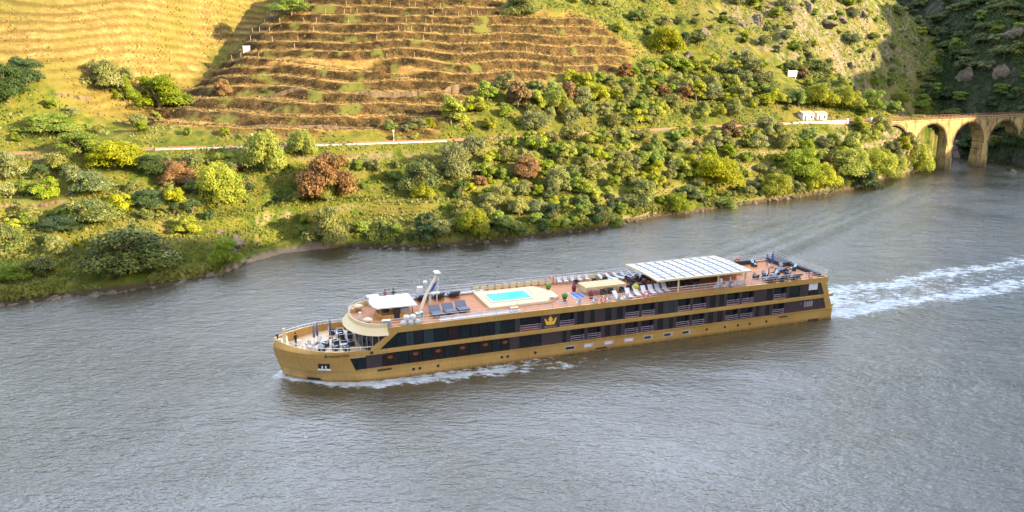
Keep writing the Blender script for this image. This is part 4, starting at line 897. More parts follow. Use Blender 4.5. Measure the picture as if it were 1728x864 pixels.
def scatter(n, xr, yf, mix, rr, where, ok=lambda x, y: True, k=.62, tries=40, hk=(1.45, 2.0), shr=0., seed=0):
    random.seed(seed); got = 0
    for _ in range(n*tries):
        if got >= n: break
        x = random.uniform(*xr); a, b = yf(x); y = random.uniform(a, b); u = (x/y)
        if not ok(x, y): continue
        r = random.uniform(*rr)*random.uniform(.8, 1.2)
        if not free(x, y, r, k): continue
        sp = random.choices([m[0] for m in mix], [m[1] for m in mix])[0]
        if random.random() < shr:
            r *= .62; shrub(x, y, r, r*random.uniform(.9, 1.3), sp, f'{"tiny" if r < 1.1 else "low"} {NAMES[sp]} shrub {where_is(x, y)}', f'{NAMES[sp]} shrubs {where}')
        else: tree(x, y, r, r*random.uniform(*hk), sp, f'{"small" if r < 2.2 else "tall" if r > 3 else "rounded"} {NAMES[sp]} {"tree" if sp!="olive" else "olive tree"} {where_is(x, y)}', f'{NAMES[sp]} trees {where}')
        got += 1
    return got
inframe = lambda x, y: abs(x/y) < .70
bankband = lambda a, b: (lambda x: (ys(x)+a*(yr(x)-ys(x)), ys(x)+b*(yr(x)-ys(x))-3))
def meadow(x, y): return inframe(x, y) and not (-58 < x < -44 and 139 < y < 160) and not (-36 < x < -8 and 158 < y < 172) and not(-63 < x < -50 and 128 < y < 146)
scatter(48, (-108, -60), bankband(.10, .93), [('mid', 3), ('olive', 3), ('dark', 2), ('darkolive', 2), ('bright', 1)], (1.8, 3.4), 'on the left bank', meadow, .7, shr=.35, seed=3)
scatter(40, (-60, -8), bankband(.05, .9), [('mid', 3), ('olive', 3), ('bright', 2), ('rust', .8), ('dark', 1)], (1.6, 3.0), 'between beach and railway wall', meadow, .7, shr=.45, seed=4)
scatter(90, (-42, 100), lambda x: (ys(x)+1.0, ys(x)+6), [('mid', 4), ('dark', 3), ('darkolive', 2), ('olive', 1)], (1.7, 3.1), 'along the rocky waterline', lambda x, y: inframe(x, y) and not (-50 < x < -37), .62, hk=(1.3, 1.9), shr=.35, seed=5)
scatter(190, (-12, 100), bankband(.14, .97), [('olive', 4), ('mid', 3), ('bright', 4), ('rust', .7), ('darkolive', 1)], (1.8, 3.5), 'on the right bank below the railway', inframe, .58, shr=.25, seed=6)
scatter(34, (88, 152), bankband(.10, .96), [('bright', 6), ('mid', 2), ('olive', 1)], (3.0, 5.0), 'in front of the viaduct', lambda x, y: inframe(x, y) and y < yr(x)-4, .5, seed=7)
notvine = lambda x, y: inframe(x, y) and bool(polysd(np.array([x]), np.array([y]), VINE)[0] > 1.5)
scatter(200, (-24, 150), lambda x: (yr(x)+4, yr(x)+36), [('olive', 4), ('mid', 3), ('bright', 3), ('rust', .4), ('darkolive', 1)], (2.1, 3.9), 'just above the railway', lambda x, y: notvine(x, y) and height(x, y) < 46, .52, shr=.2, seed=8)
scatter(220, (-30, 165), lambda x: (yr(x)+28, yr(x)+110), [('olive', 3), ('mid', 3), ('bright', 1.6), ('darkolive', 2.5), ('rust', .4), ('dark', 1)], (1.6, 3.6), 'on the rocky upper hillside', notvine, .55, shr=.4, seed=9)
scatter(290, (112, 300), lambda x: (278, 470), [('dark', 5), ('darkolive', 4), ('mid', 1.5)], (3.0, 5.2), 'on the shaded hillside', lambda x, y: .42 < x/y < .72 and x > GULX(y)-6 and height(x, y) > 1, .5, hk=(1.2, 1.7), seed=10)
scatter(150, (96, 195), lambda x: (285, 378), [('olive', 3), ('mid', 3), ('darkolive', 3), ('bright', 1)], (1.3, 3.0), 'on the rocky upper hillside', lambda x, y: inframe(x, y) and x < GULX(y)+4 and height(x, y) > 3, .5, shr=.6, seed=14)
scatter(14, (-150, -84), lambda x: (yr(x)+4, yr(x)+22), [('mid', 3), ('olive', 2), ('bright', 2)], (1.2, 2.2), 'at the foot of the dry hill', lambda x, y: inframe(x, y), .8, shr=.5, seed=12)
scatter(10, (-80, -20), lambda x: (yr(x)+3.6, yr(x)+8), [('mid', 2), ('olive', 2), ('bright', 2)], (1.0, 1.8), 'right below the vineyard', inframe, .9, shr=.4, seed=13)
# ground cover nobody could count
def cover(name, label, mat, n, pick, size, hgt):
    C = []; tot = 0
    while tot < n:
        x = rng.uniform(-150, 240, 60000); y = rng.uniform(112, 400, 60000); m = (np.abs(x/y) < .72) & pick(x, y)
        x = x[m]; y = y[m]; i = np.clip(np.searchsorted(GX, x)-1, 0, len(GX)-2); j = np.clip(np.searchsorted(GY, y)-1, 0, len(GY)-2)
        z = Z[j, i]; k = z > .35; C.append(np.stack([x, y, z+hgt*.25], 1)[k]); tot += k.sum()
    C = np.concatenate(C)[:n]; N = rng.normal(size=C.shape); N[:, 2] *= .45
    V = cards(C, N, size*rng.uniform(.5, 1.4, len(C)), 1.2); V[:, 2] = V[:, 2]
    tag(link(bpy.data.objects.new(name, npmesh(name, V, np.arange(len(V)), 4, mat))), label, name.replace('_', ' '), kind='stuff')
def lipat(x, y): return lip1[np.clip(np.searchsorted(GY, y)-1, 0, len(GY)-2), np.clip(np.searchsorted(GX, x)-1, 0, len(GX)-2)]
def pv(x, y): return polysd(x, y, VINE)
grass_m = leaf_mat('grass_blades', (.09,.125,.012), (.165,.17,.02), (.24,.19,.04), .3, .12)
dry_m = leaf_mat('dry_grass_blades', (.17,.14,.03), (.26,.21,.05), (.36,.27,.09), .25, .12)
vine_m = leaf_mat('dormant_vine_twigs', (.10,.075,.02), (.20,.13,.04), (.31,.22,.08), .2, .12)
scrub_m = leaf_mat('scrub_leaves', (.10,.14,.025), (.20,.22,.04), (.28,.24,.08), .3, .1)
cover('grass', 'rough yellow green grass covering the bank', grass_m, 60000, lambda x, y: (y < yr(x)-3) & (fbm(x, y, 9, 2, 61) > -.35) & ~((x > -52) & (x < -28) & (y < ys(x)+3)), .55, .4)
cover('dry_grass', 'pale dry grass covering the left hill', dry_m, 12000, lambda x, y: (y > yr(x)+3) & (polysd(x, y, DRYL) < 1) & (fbm(x, y, 5, 3, 66) > .05), .55, .35)
cover('vines', 'brown dormant vines and weeds on the terraces', vine_m, 30000, lambda x, y: (pv(x, y) < 0) & ((lipat(x, y) > .25) | (rng.uniform(0, 1, len(x)) < .07)), .55, .5)
cover('scrub', 'low scrub between the trees of the right hillside', scrub_m, 70000, lambda x, y: (pv(x, y) > 0) & (polysd(x, y, DRYL) > 2) & ((y > yr(x)+3) | (fbm(x, y, 14, 2, 63) > .1)) & (fbm(x, y, 12, 2, 62) > -.3) & (x < GULX(y)), .85, .6)
cover('waterside_bushes', 'tangled green growth hanging over the waterline', scrub_m, 26000, lambda x, y: (y > ys(x)+.6) & (y < ys(x)+4.5+2*fbm(x, y, 5, 2, 64)) & ~((x > -53) & (x < -30)) & (x < 145) & (fbm(x, y, 6, 2, 65) > -.25), 1.0, 1.4)
cover('dark_scrub', 'dark evergreen scrub on the shaded hillside', LM['dark'], 30000, lambda x, y: (x > GULX(y)) & (y > 276), 1.3, .8)  # scrub in the darkest leaves, so its colour carries the hillside's shade
# ---------------------------------------------------------------- rocks
from mathutils import noise as mnoise
def rock_mesh(seed, flat=.7):
    bm = bmesh.new(); bmesh.ops.create_icosphere(bm, subdivisions=4, radius=1); r = random.Random(seed)
    planes = [(Vector((r.gauss(0,1), r.gauss(0,1), r.gauss(0,1))).normalized(), r.uniform(.42, .8)) for _ in range(16)]
    for v in bm.verts:
        for n, d in planes:
            q = v.co.dot(n)
            if q > d: v.co -= n*(q-d)*.92
        q = v.co*1.7+Vector((seed*7.3, 3.1, 1.7)); v.co += mnoise.noise_vector(q)*.16+mnoise.noise_vector(q*3.1)*.07; v.co.z *= flat
    me = bpy.data.meshes.new('rock'); bm.to_mesh(me); bm.free(); me.materials.append(ROCKM); return me
t = NT('granite'); P = t.n('TexCoord').outputs['Object']; oi = t.n('ObjectInfo').outputs['Random']
c = t.ramp(t.noise(P, 1.6, 6, .7), [(.3, (.04,.034,.03)), (.46, (.12,.10,.078)), (.68, (.24,.20,.15))])
ROCKM = t.done(t.pbr(t.mix(t.rng(oi, 0, 1, 0, .6), c, (.12,.10,.085)), .9, 0, t.bump(t.noise(P, 5, 5, .7), .8, .25), spec=.15))
RM = [rock_mesh(i, .55+.09*i) for i in range(5)]
def rock(x, y, s, label, group, sink=.25, sz=None, dark=False):
    if s > 2.2: s *= .8
    o = link(bpy.data.objects.new('rock', random.choice(RM))); o.location = (x, y, max(height(x, y), -.3)-sink*s+.1); o.rotation_euler = (random.uniform(-.3,.3), random.uniform(-.3,.3), random.uniform(0, 6.3))
    o.scale = (s*random.uniform(.8, 1.5), s*random.uniform(.7, 1.1), s*random.uniform(.6, 1.1)*(sz or 1)); tag(o, label, 'rock', group)
random.seed(21)
x = -92.
while x < 148:
    if not (-50.5 < x < -32) and abs(x/float(ys(x))) < .7:
        s = random.choice((.35, .45, .6, .8, 1.1)) if x > -30 else random.choice((.6, .8, 1.2, 1.6))
        rock(x, float(ys(x))+random.uniform(-.4, .5), s, f'{("small" if s < .5 else "flat" if s < .7 else "large")} brown shoreline rock {where_is(x, float(ys(x)))}', 'rocks along the shoreline', .1, dark=True)
    x += random.uniform(.6, 1.5) if x < 100 else random.uniform(2, 4)
for i in range(9): rock(-52.5+random.uniform(-1.5, 1), 136+i*1.2, random.uniform(.9, 1.5), 'large pale rock at the left tip of the sandy beach', 'rocks at the left tip of the beach', .1)
for x, y, s in ((61,275,3),(70,290,3.5),(78,283,2.6),(84,300,4),(93,306,4.6),(101,312,4.2),(110,318,5.2),(118,322,5),(127,325,5.6),(135,333,5),(97,292,2.8),(74,300,3.2),(88,322,4.5),(142,340,4.6),(149,345,4.4),(105,330,5),(120,340,6),(56,290,3.2),(66,308,3.8),(136,318,3.4),(128,306,3),(150,330,3.6)):
    if abs(x/y) < .7: rock(x, y, s, f'{("small" if s < 3.6 else "large")} granite outcrop on the upper right hillside {where_is(x, y)}', 'granite outcrops on the right hillside', .3, 1.3)
for x, y, s in ((172,305,6),(178,308,7),(186,306,5),(182,316,7),(196,318,6),(168,300,4),(190,330,6),(205,330,6)):
    rock(x, y, s, f'{("small" if s < 6 else "large")} grey cliff block {where_is(x, y)}', 'cliff blocks behind the viaduct', .2, 1.5)
for u, x, y, s, lab in ((0,-57.5,148,1.7,'rounded pale boulder in the grass above the sandy beach'),(0,-88,152,1.5,'large pale boulder between the olive trees at the far left'),(0,174,266,3.6,'big dark rock under the right end of the viaduct'),(0,179,262,2.6,'low wet rock at the right edge of the river mouth')):
    rock(x, y, s, lab, None, .3)
# ---------------------------------------------------------------- vineyard posts
pm = simple('weathered_post', (.40,.33,.25), .8)
bm = bmesh.new(); bmesh.ops.create_cone(bm, cap_ends=True, segments=6, radius1=.055, radius2=.05, depth=1.4)
for v in bm.verts: v.co.z += .7
pme = bpy.data.meshes.new('vine_post'); bm.to_mesh(pme); bm.free(); pme.materials.append(pm)
random.seed(5); cnt = 0
def lipset():
    out = []
    for i in range(0, len(GX), 3):
        x = GX[i]
        if not -88 < x < 8: continue
        col = lip1[:, i]*vs1[:, i]
        for j in range(2, len(GY)-2):
            if GY[j] < 300 and col[j] > .55 and col[j] >= col[j-1] and col[j] > col[j+1] and Z[j, i] > 37: out.append((x, GY[j], Z[j, i]))
    return out
ls = lipset(); random.shuffle(ls)
for x, y, z in ls[:130]:
    if abs(x/y) > .7 or (x > -30 and z < 48 and random.random() < .6): continue
    o = link(bpy.data.objects.new('vine_post', pme)); o.location = (x, y, z); o.rotation_euler = (random.uniform(-.06,.06), random.uniform(-.06,.06), 0)
    tag(o, f'thin pale vineyard post {where_is(x, y)}', 'post', 'posts along the upper vineyard terraces')
# ---------------------------------------------------------------- things standing on the ship's decks
DZ = 6.4
def on_ship(o, x, y, z, rz=0): o.location = (SHIP.x+x*SC-y*SS, SHIP.y+x*SS+y*SC, z); o.rotation_euler = (0, 0, SHIP_A+rz); return o
def copy_tree(o, parent=None):
    c = o.copy(); COL.objects.link(c); c.parent = parent
    for ch in list(o.children): copy_tree(ch, c)
    return c
def proto(name, parts):
    r = empty(name)
    for nm, mb, mat, *kw in parts: mb.build(nm, M[mat], r, bool(kw))
    return r
used = set()
def put(p, x, y, rz, label, cat, group=None, z=DZ):
    o = p if p.name not in used else copy_tree(p); used.add(p.name)
    on_ship(o, x, y, z, rz); tag(o, label, cat, group); return o
def slat(xa, za, xb, zb, w, t=.07): # inclined board
    return MB().add([(xa, -w, za), (xb, -w, zb), (xb, w, zb), (xa, w, za), (xa, -w, za+t), (xb, -w, zb+t), (xb, w, zb+t), (xa, w, za+t)], [(3,2,1,0),(4,5,6,7),(0,1,5,4),(1,2,6,5),(2,3,7,6),(3,0,4,7)])
def legs(xs_, ys_, z, r=.03):
    mb = MB()
    for x in xs_:
        for y in ys_: mb.box(x-r, x+r, y-r, y+r, 0, z)
    return mb
def legp(xs_, ys_, z, m): return [('leg', legs((x,), (y,), z), m) for x in xs_ for y in ys_]
daybed = proto('daybed', [('mattress', slat(-.3, .38, 1.0, .38, .72, .16), 'grey'), ('backrest', slat(-1.0, .95, -.3, .42, .72, .16), 'grey'), ('frame', legs((-.6, .9), (-.6, .6), .38).box(-.7, 1.0, -.7, .7, .3, .375), 'dchair')])
for i, (x, y) in enumerate(((19.6, -2.6), (21.4, -2.3), (23.2, -2.0))): put(daybed, x, y, -1.5, ('foremost', 'middle', 'aftmost')[i]+' grey double daybed of the three on the near side of the sun deck', 'daybed', 'grey double daybeds')
for i, (x, y) in enumerate(((19.4, 4.0), (21.6, 4.1), (23.8, 4.2))): put(daybed, x, y, 1.6, ('foremost', 'middle', 'aftmost')[i]+' dark daybed of the three on the far side behind the folding mast', 'daybed', 'grey double daybeds')
lounger = proto('sun_lounger', [('bed', slat(-.35, .32, 1.05, .30, .33), 'wcush'), ('backrest', slat(-1.0, .95, -.35, .34, .33), 'wcush'), ('frame', legs((-.4, .9), (-.28, .28), .32, .025), 'rail')])
ords = ('first', 'second', 'third', 'fourth', 'fifth', 'sixth')
for i, (x, y) in enumerate(((46.2, -4.0), (47.6, -3.7), (48.8, -3.7), (50.0, -3.6), (51.1, -3.5), (52.3, -3.3))): put(lounger, x, y, -1.75, ords[i]+' white sun lounger from the bow in the row before the canopy', 'lounger', 'white sun loungers')
put(lounger, 44.3, -4.5, -1.4, 'single white lounger by the near rail beside the beige awning', 'lounger')
lounger2 = proto('blue_lounger', [('bed', slat(-.35, .32, 1.05, .30, .33), 'lblue'), ('backrest', slat(-1.0, .8, -.35, .34, .33), 'lblue'), ('frame', legs((-.4, .9), (-.28, .28), .32, .03), 'dchair')])
for i in range(6): put(lounger2, 46.6+i*1.25, 4.4, -1.0, ords[i]+' pale blue lounger from the bow in the row along the far rail', 'lounger', 'pale blue loungers along the far rail')
armchair = proto('armchair', [('seat', MB().box(-.3, .3, -.3, .3, .3, .44), 'dchair'), ('backrest', MB().box(-.36, -.26, -.34, .34, .3, .82), 'dchair'), ('armrest', MB().box(-.3, .3, -.36, -.29, .3, .64), 'dchair'), ('armrest', MB().box(-.3, .3, .29, .36, .3, .64), 'dchair'), *legp((-.28, .26), (-.3, .3), .3, 'black')])
cushy = proto('cushioned_armchair', [('seat', MB().box(-.3, .3, -.3, .3, .2, .36), 'dchair'), ('cushion', MB().box(-.24, .34, -.27, .27, .361, .48), 'lblue'), ('backrest', slat(-.5, .95, -.25, .36, .28, .1), 'lblue'), ('side_frame', MB().box(-.36, .3, -.37, -.3, 0, .62), 'dchair'), ('side_frame', MB().box(-.36, .3, .3, .37, 0, .62), 'dchair')])
table = proto('round_table', [('tabletop', MB().lathe([(.02, .7), (.5, .7), (.5, .74), (.02, .745)], 16), 'orange'), ('pedestal', MB().lathe([(.25, 0), (.05, .05), (.05, .7)], 8), 'black')])
wtable = proto('low_white_table', [('tabletop', MB().box(-.4, .4, -.3, .3, .42, .47), 'white'), *legp((-.35, .35), (-.25, .25), .42, 'white')])
for k, (x, y, wh) in enumerate(((50.2, 2.2, 'at the open front of the canopy on the far side'), (53.1, 2.4, 'under the forward far corner of the canopy'), (54.6, -1.2, 'under the canopy just abaft the first near post'), (57.2, -2.0, 'under the canopy before the middle near post'), (49.5, -.6, 'in front of the canopy behind the white loungers'), (67.0, 1.4, 'just behind the after edge of the canopy'))):
    put(table, x, y, 0, 'round wooden table '+wh, 'table', 'round deck tables')
    for j in range(4): a = j*math.pi/2+.6+k*.3; put(armchair, x+.85*math.cos(a), y+.85*math.sin(a), a+math.pi, 'dark armchair at the table '+wh, 'armchair', 'armchairs at the table '+wh)
for x, y, wh in ((41.8, 3.4, 'foremost single one on the far side of the awning'), (44.6, 3.2, 'second single one on the far side of the awning'), (46.3, 3.3, 'third single one on the far side of the awning'), (43.3, -2.1, 'foremost under the near edge of the awning'), (44.6, -2.0, 'second under the near edge of the awning'), (46.3, -1.9, 'third under the near edge of the awning'), (47.6, -1.6, 'aftmost at the near after corner of the awning')):
    put(armchair, x, y, -1.57, 'dark armchair '+wh, 'armchair', 'dark armchairs round the beige awning')
aw = empty('awning'); MB().box(41.0, 47.2, -1.4, 1.4, 7.42, 7.50).build('roof', M['beige'], aw, bevel=.04); MB().box(41.0, 41.08, -1.35, 1.35, 6.7, 7.42).box(41.1, 47.1, -1.40, -1.35, 7.22, 7.42).box(44.9, 46.0, -1.2, 1.2, .0+6.4, 7.3).build('skirt', M['beige'], aw)
for x in (41.2, 47.0):
    for y in (-1.3, 1.3): MB().tube([(x, y, 6.4), (x, y, 7.43)], .04).build('post', M['rail'], aw)
aw.location = SHIP; aw.rotation_euler = (0, 0, SHIP_A); tag(aw, 'long flat beige awning over seats in the middle of the sun deck', 'awning')
ch = proto('deck_chessboard', [('board', MB().box(-.7, .7, -1.3, 1.3, .0, .05), 'blue'), ('border', MB().box(-.8, .8, -1.4, -1.301, 0, .06).box(-.8, .8, 1.301, 1.4, 0, .06).box(-.8, -.701, -1.3, 1.3, 0, .06).box(.701, .8, -1.3, 1.3, 0, .06).box(-.03, .03, -1.28, 1.28, .051, .058), 'white')]); put(ch, 39.9, -1.0, 0, 'blue game board with white border lying on the orange deck before the awning', 'game board')
pot = proto('potted_bush', [('pot', MB().lathe([(.2, 0), (.28, .4), (.24, .42)], 12), 'dchair'), ('foliage', MB().lathe([(.05, .38), (.32, .5), (.42, .72), (.34, .98), (.12, 1.1)], 14), 'green', 1)])
put(pot, 36.9, 2.2, 0, 'round green bush in a pot at the far after corner of the pool', 'potted plant', 'potted bushes abaft the pool'); put(pot, 37.3, -2.6, 0, 'round green bush in a dark pot at the near after corner of the pool', 'potted plant', 'potted bushes abaft the pool')
bowl = proto('planter_bowl', [('bowl', MB().lathe([(.1, 0), (.42, .28), (.44, .34), (.36, .3)], 14), 'grey2', 1), ('soil', MB().lathe([(.02, .27), (.35, .28)], 12), 'wood')]); put(bowl, 35.6, -2.2, 0, 'low grey bowl planter on the after end of the pool platform', 'planter', z=6.78)
rp = proto('red_plant', [('pot', MB().lathe([(.22, 0), (.3, .35)], 10), 'parr'), ('foliage', MB().lathe([(.3, .35), (.34, .6), (.2, .95), (.03, 1.35)], 10), 'parr', 1)])
put(rp, 40.3, 1.0, 0, 'dark red cone shaped plant at the far front corner of the awning', 'potted plant'); put(rp, 41.0, -3.0, 0, 'dark red cone shaped plant at the near front corner of the awning', 'potted plant')
yp = proto('yellow_plant', [('pot', MB().lathe([(.22, 0), (.3, .4)], 10), 'lgreen'), ('foliage', MB().lathe([(.2, .4), (.55, .7), (.5, 1.0), (.15, 1.3)], 12), 'yel', 1)]); put(yp, 48.0, -2.6, 0, 'yellow green bush in a pot behind the first white lounger', 'potted plant')
ring = proto('life_ring', [('ring', MB().torus(.36, .1, (0, 0, .55)), 'red', 1), ('bands', MB().box(-.06, .06, -.115, .115, .80, 1.03).box(-.06, .06, -.115, .115, .07, .30), 'white')])
for x, y, lab in ((47.8, 5.5, 'red life ring on the far rail beyond the beige awning'), (38.8, 5.5, 'red life ring on the far rail abaft the pool'), (41.6, -5.5, 'red life ring on the near rail before the awning'), (48.0, -5.5, 'red life ring on the near rail below the white loungers'), (75.5, -5.4, 'red life ring on the near rail close to the stern'), (70.5, 5.5, 'red life ring on the far rail abaft the canopy')): put(ring, x, y, 0, lab, 'life ring', 'life rings', z=6.45)
gw = proto('gangway', [('plank', MB().box(-4.6, 4.6, -.32, .32, .1, .28), 'white'), ('side_rail', MB().tube([(-4.5, -.3, .5), (4.5, -.3, .5)], .05).tube([(-4.5, .3, .5), (4.5, .3, .5)], .05), 'grey2')])
put(gw, 24.0, -5.1, .0, 'long white gangway stowed along the near rail before the pool', 'gangway'); put(gw, 22.0, 5.0, 0, 'long white gangway stowed along the far rail behind the daybeds', 'gangway')
lb = proto('life_jacket_pile', [('bag', MB().lathe([(.2, 0), (.5, .05), (.45, .35), (.1, .42)], 12, sx=1.9), 'white', 1), ('strap', MB().torus(.34, .05, (0, 0, .4), ax='z'), 'orange')]); put(lb, 29.3, -5.15, 0, 'white bundle with orange straps at the after end of the near gangway', 'bundle'); put(lb, 27.5, 5.0, 0, 'white bundle with orange straps at the after end of the far gangway', 'bundle')
raft = proto('liferaft_canister', [('canister', MB().lathe([(.1, 0), (.36, .06), (.4, .35), (.36, .62), (.1, .7)], 12), 'white', 1), ('cradle', MB().box(-.3, .3, -.3, .3, -.02, .08), 'grey2')])
for i, (x, y, z, w) in enumerate(((14.9, -5.1, 6.4, 'foremost bottom'), (15.75, -5.1, 6.4, 'middle bottom'), (16.6, -5.1, 6.4, 'aftmost bottom'), (15.3, -4.95, 7.0, 'forward top'), (16.1, -4.95, 7.0, 'after top'))): put(raft, x, y, 0, w+' white liferaft canister in the pile beside the wheelhouse', 'liferaft', 'white liferaft canisters', z=z)
par = proto('closed_parasol', [('canvas', MB().lathe([(.05, .9), (.17, 1.1), (.13, 2.0), (.03, 2.75)], 10), 'purp', 1), ('pole', MB().tube([(0, 0, 0), (0, 0, 2.8)], .03), 'rail'), ('base', MB().lathe([(.3, 0), (.3, .08), (.05, .1)], 12), 'black')])
for x, y, w in ((4.7, .3, 'foremost closed grey parasol on the bow terrace'), (5.15, .75, 'closed grey parasol close behind the foremost one on the bow terrace'), (6.9, 2.0, 'closed grey parasol nearest the lounge windows on the bow terrace')): put(par, x, y, 0, w, 'parasol', 'closed parasols on the bow terrace', z=3.36)
par2 = proto('blue_closed_parasol', [('canvas', MB().lathe([(.05, .8), (.22, 1.0), (.16, 1.9), (.03, 2.6)], 10), 'blue', 1), ('pole', MB().tube([(0, 0, 0), (0, 0, 2.65)], .03), 'rail'), ('base', MB().lathe([(.3, 0), (.3, .08), (.05, .1)], 12), 'black')]); put(par2, 74.6, 2.2, 0, 'closed blue parasol standing near the stern', 'parasol')
for i, (x, y, r) in enumerate(((7.2, -.6, .3), (8.2, -.9, 0), (9.0, -1.5, .2), (7.0, -2.4, .4), (8.2, -3.0, .2), (7.3, 3.3, -.4), (8.3, 3.0, 0), (9.2, 1.2, 3.0), (9.4, 2.6, 3.1), (8.2, 1.4, .2), (5.9, -.9, 2.5), (5.4, -2.0, 1.2))):
    put(cushy, x, y, r, ('first','second','third','fourth','fifth','sixth','seventh','eighth','ninth','tenth','eleventh','twelfth')[sorted((7.2,8.2,9.0,7.0,8.21,7.3,8.3,9.2,9.4,8.22,5.9,5.4)).index((7.2,8.2,9.0,7.0,8.21,7.3,8.3,9.2,9.4,8.22,5.9,5.4)[i])]+' blue cushioned dark armchair from the bow on the bow terrace', 'armchair', 'cushioned armchairs on the bow terrace', z=3.36)
for i, (x, y) in enumerate(((8.0, -1.9), (8.0, 2.3))): put(wtable, x, y, 0, ('near', 'far')[i]+' low white table between the cushioned armchairs on the bow terrace', 'table', 'low white tables on the bow terrace', z=3.36)
wchair = proto('white_chair', [('seat', MB().box(-.28, .28, -.28, .28, .38, .46), 'wcush'), ('backrest', slat(-.42, .95, -.27, .42, .28), 'wcush'), *legp((-.25, .25), (-.25, .25), .38, 'white')])
for x, y, r, z, w in ((2.9, 1.3, 0, 3.36, 'alone near the tip of the bow'), (4.2, -.3, 1, 3.36, 'nearest the foremost parasol'), (3.9, -1.3, .5, 3.36, 'low on the near side of the bow terrace'), (5.6, .1, -1, 3.36, 'just behind the foremost parasols'), (4.6, -1.7, .8, 3.36, 'by the near bulwark of the bow terrace')):
    put(wchair, x, y, r, 'white chair '+w, 'chair', 'white chairs on the bow', z=z)
for i, x in enumerate((38.2, 40.6, 42.6, 44.0, 45.2, 59.4, 60.9, 62.3, 63.6)): put(wchair, x, -5.05, 1.6, 'white chair by the near rail '+('beside the awning' if x < 50 else 'below the after half of the canopy'), 'chair', 'white chairs by the near rail '+('beside the awning' if x < 50 else 'below the canopy'))
for i, x in enumerate((39.8, 40.8, 41.9, 43.0, 44.2)): put(wchair, x, 4.9, -1.6, 'white chair by the far rail beyond the awning', 'chair', 'white chairs by the far rail')
for i, (x, y, r) in enumerate(((68.3, -2.2, .4), (69.4, -2.6, 2.6), (70.4, -1.6, .2), (71.3, -2.4, 3), (72.4, -1.7, 1.2), (70.2, -3.6, 1.4), (73.6, -2.6, 2), (75.6, 1.2, .5), (76.4, -.4, 3), (68.5, 3.2, -1), (72.3, 3.6, -1.4))):
    put(cushy, x, y, r, 'cushioned dark armchair on the open deck at the stern', 'armchair', 'cushioned armchairs at the stern')
for i, (x, y, r) in enumerate(((69.0, -4.4, 1.5), (71.0, -4.6, 1.5), (73.2, -4.6, 1.5), (74.4, -.6, 2))): put(daybed, x, y, r, ords[i]+' dark daybed from the canopy on the near side of the stern deck', 'daybed', 'daybeds at the stern')
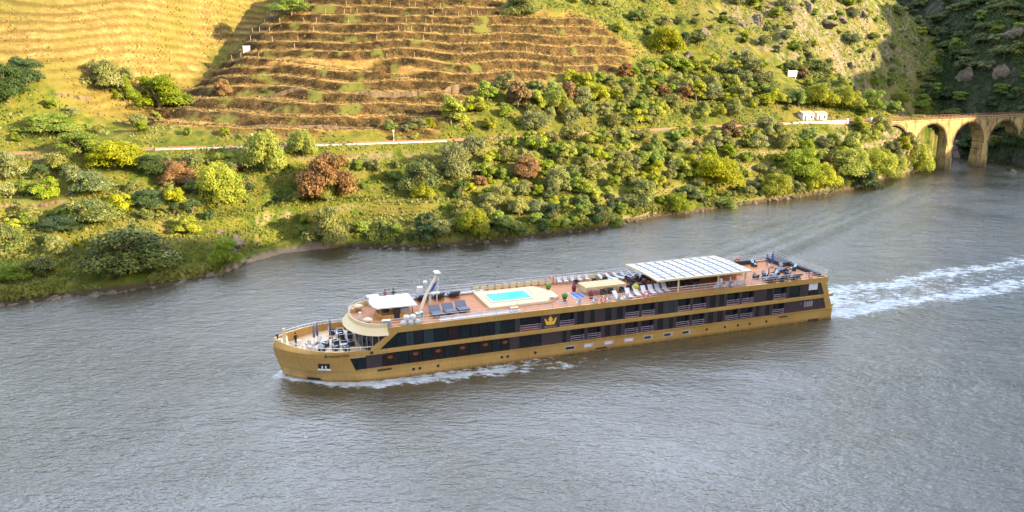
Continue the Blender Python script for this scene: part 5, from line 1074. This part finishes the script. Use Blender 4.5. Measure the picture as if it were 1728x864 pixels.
# people
def person(x, y, z, rz, label, top_c, leg_c, hair_c=(.05,.035,.03)):
    J = [(0,0,.95),(0,0,1.2),(0,0,1.42),(0,0,1.52),(0,.01,1.64),(0,0,1.74), (.09,0,.92),(.10,.02,.5),(.10,0,.08),(.10,.14,.03), (-.09,0,.92),(-.10,-.04,.5),(-.11,-.10,.08),(-.11,.03,.03), (.19,0,1.40),(.25,-.02,1.12),(.24,.14,.92),(.235,.2,.85), (-.19,0,1.40),(-.25,-.02,1.12),(-.24,.12,.90),(-.235,.17,.83)]
    E_ = [(0,1),(1,2),(2,3),(3,4),(4,5),(0,6),(6,7),(7,8),(8,9),(0,10),(10,11),(11,12),(12,13),(2,14),(14,15),(15,16),(16,17),(2,18),(18,19),(19,20),(20,21)]
    R_ = [.15,.13,.14,.055,.095,.075,.09,.062,.042,.04,.09,.062,.042,.04,.06,.045,.032,.03,.06,.045,.032,.03]
    me = bpy.data.meshes.new('body'); me.from_pydata(J, E_, []); o = bpy.data.objects.new('body', me)
    t = NT('clothes_and_skin'); zz = t.n('SeparateXYZ', i_0=t.n('TexCoord').outputs['Object']).outputs[2]
    c = t.mix(t.math('GREATER_THAN', zz, .93), leg_c, top_c); c = t.mix(t.math('GREATER_THAN', zz, 1.49), c, (.50,.32,.23)); me.materials.append(t.done(t.pbr(c, .8)))
    r = empty('person'); link(o, r); sk = o.modifiers.new('skin', 'SKIN'); sk.use_smooth_shade = True
    for i, v in enumerate(me.skin_vertices[0].data): v.radius = (R_[i], R_[i]*.8); v.use_root = i == 0
    o.modifiers.new('sub', 'SUBSURF').levels = 1
    MB().lathe([(.03, 1.84), (.09, 1.80), (.11, 1.70), (.105, 1.62)][::-1], 10, (0, -.02, 0)).build('hair', simple('hair', hair_c, .8), r, True)
    on_ship(r, x, y, z, rz); tag(r, label, 'person')
person(2.5, .6, 3.36, .6, 'person in black clothes standing alone at the tip of the bow', (.015,.015,.018), (.015,.015,.02))
person(14.6, 4.9, 6.4, 2.8, 'person in a dark red top at the far rail behind the wheelhouse', (.30,.05,.04), (.03,.03,.05))
person(15.7, 4.9, 6.4, 3.3, 'person in a dark top at the far rail, right of the one in dark red', (.05,.04,.05), (.10,.09,.08))

person(60.3, -4.9, 6.4, 1.9, 'person in pale clothes standing at the near rail below the canopy', (.55,.50,.55), (.35,.33,.36))
person(62.0, -4.7, 6.4, -2.2, 'person in a lilac top by the near rail behind the middle canopy post', (.48,.40,.52), (.10,.10,.14))
person(71.8, -.6, 6.4, .8, 'person in white among the armchairs at the stern', (.60,.60,.60), (.05,.06,.12))
person(74.4, 3.2, 6.4, 2.4, 'person in blue trousers standing near the closed blue parasol', (.05,.12,.30), (.03,.07,.25))
# ---------------------------------------------------------------- tell apart the things that still share a label
ORD = ('nearest','second nearest','third nearest','fourth nearest','fifth nearest','sixth nearest','seventh nearest','eighth nearest','ninth nearest','tenth nearest','eleventh nearest','twelfth nearest')
by = {}
for o in COL.objects:
    if o.parent is None and 'label' in o.keys() and 'kind' not in o.keys(): by.setdefault(o['label'], []).append(o)
for lab, os_ in by.items():
    if len(lab.split()) > 16: lab = lab.replace('some way ', '').replace('just ', '').replace('dark olive green', 'dark olive')
    if len(lab.split()) > 16: lab = ' '.join(lab.replace('the ', '').split()[:16])
    os_.sort(key=lambda o: o.location.x**2+o.location.y**2)
    for i, o in enumerate(os_):
        o['label'] = lab
        if len(os_) == 1: pass
        elif len(os_) <= 12 and len(lab.split()) <= 14: o['label'] = ORD[i]+' '+lab
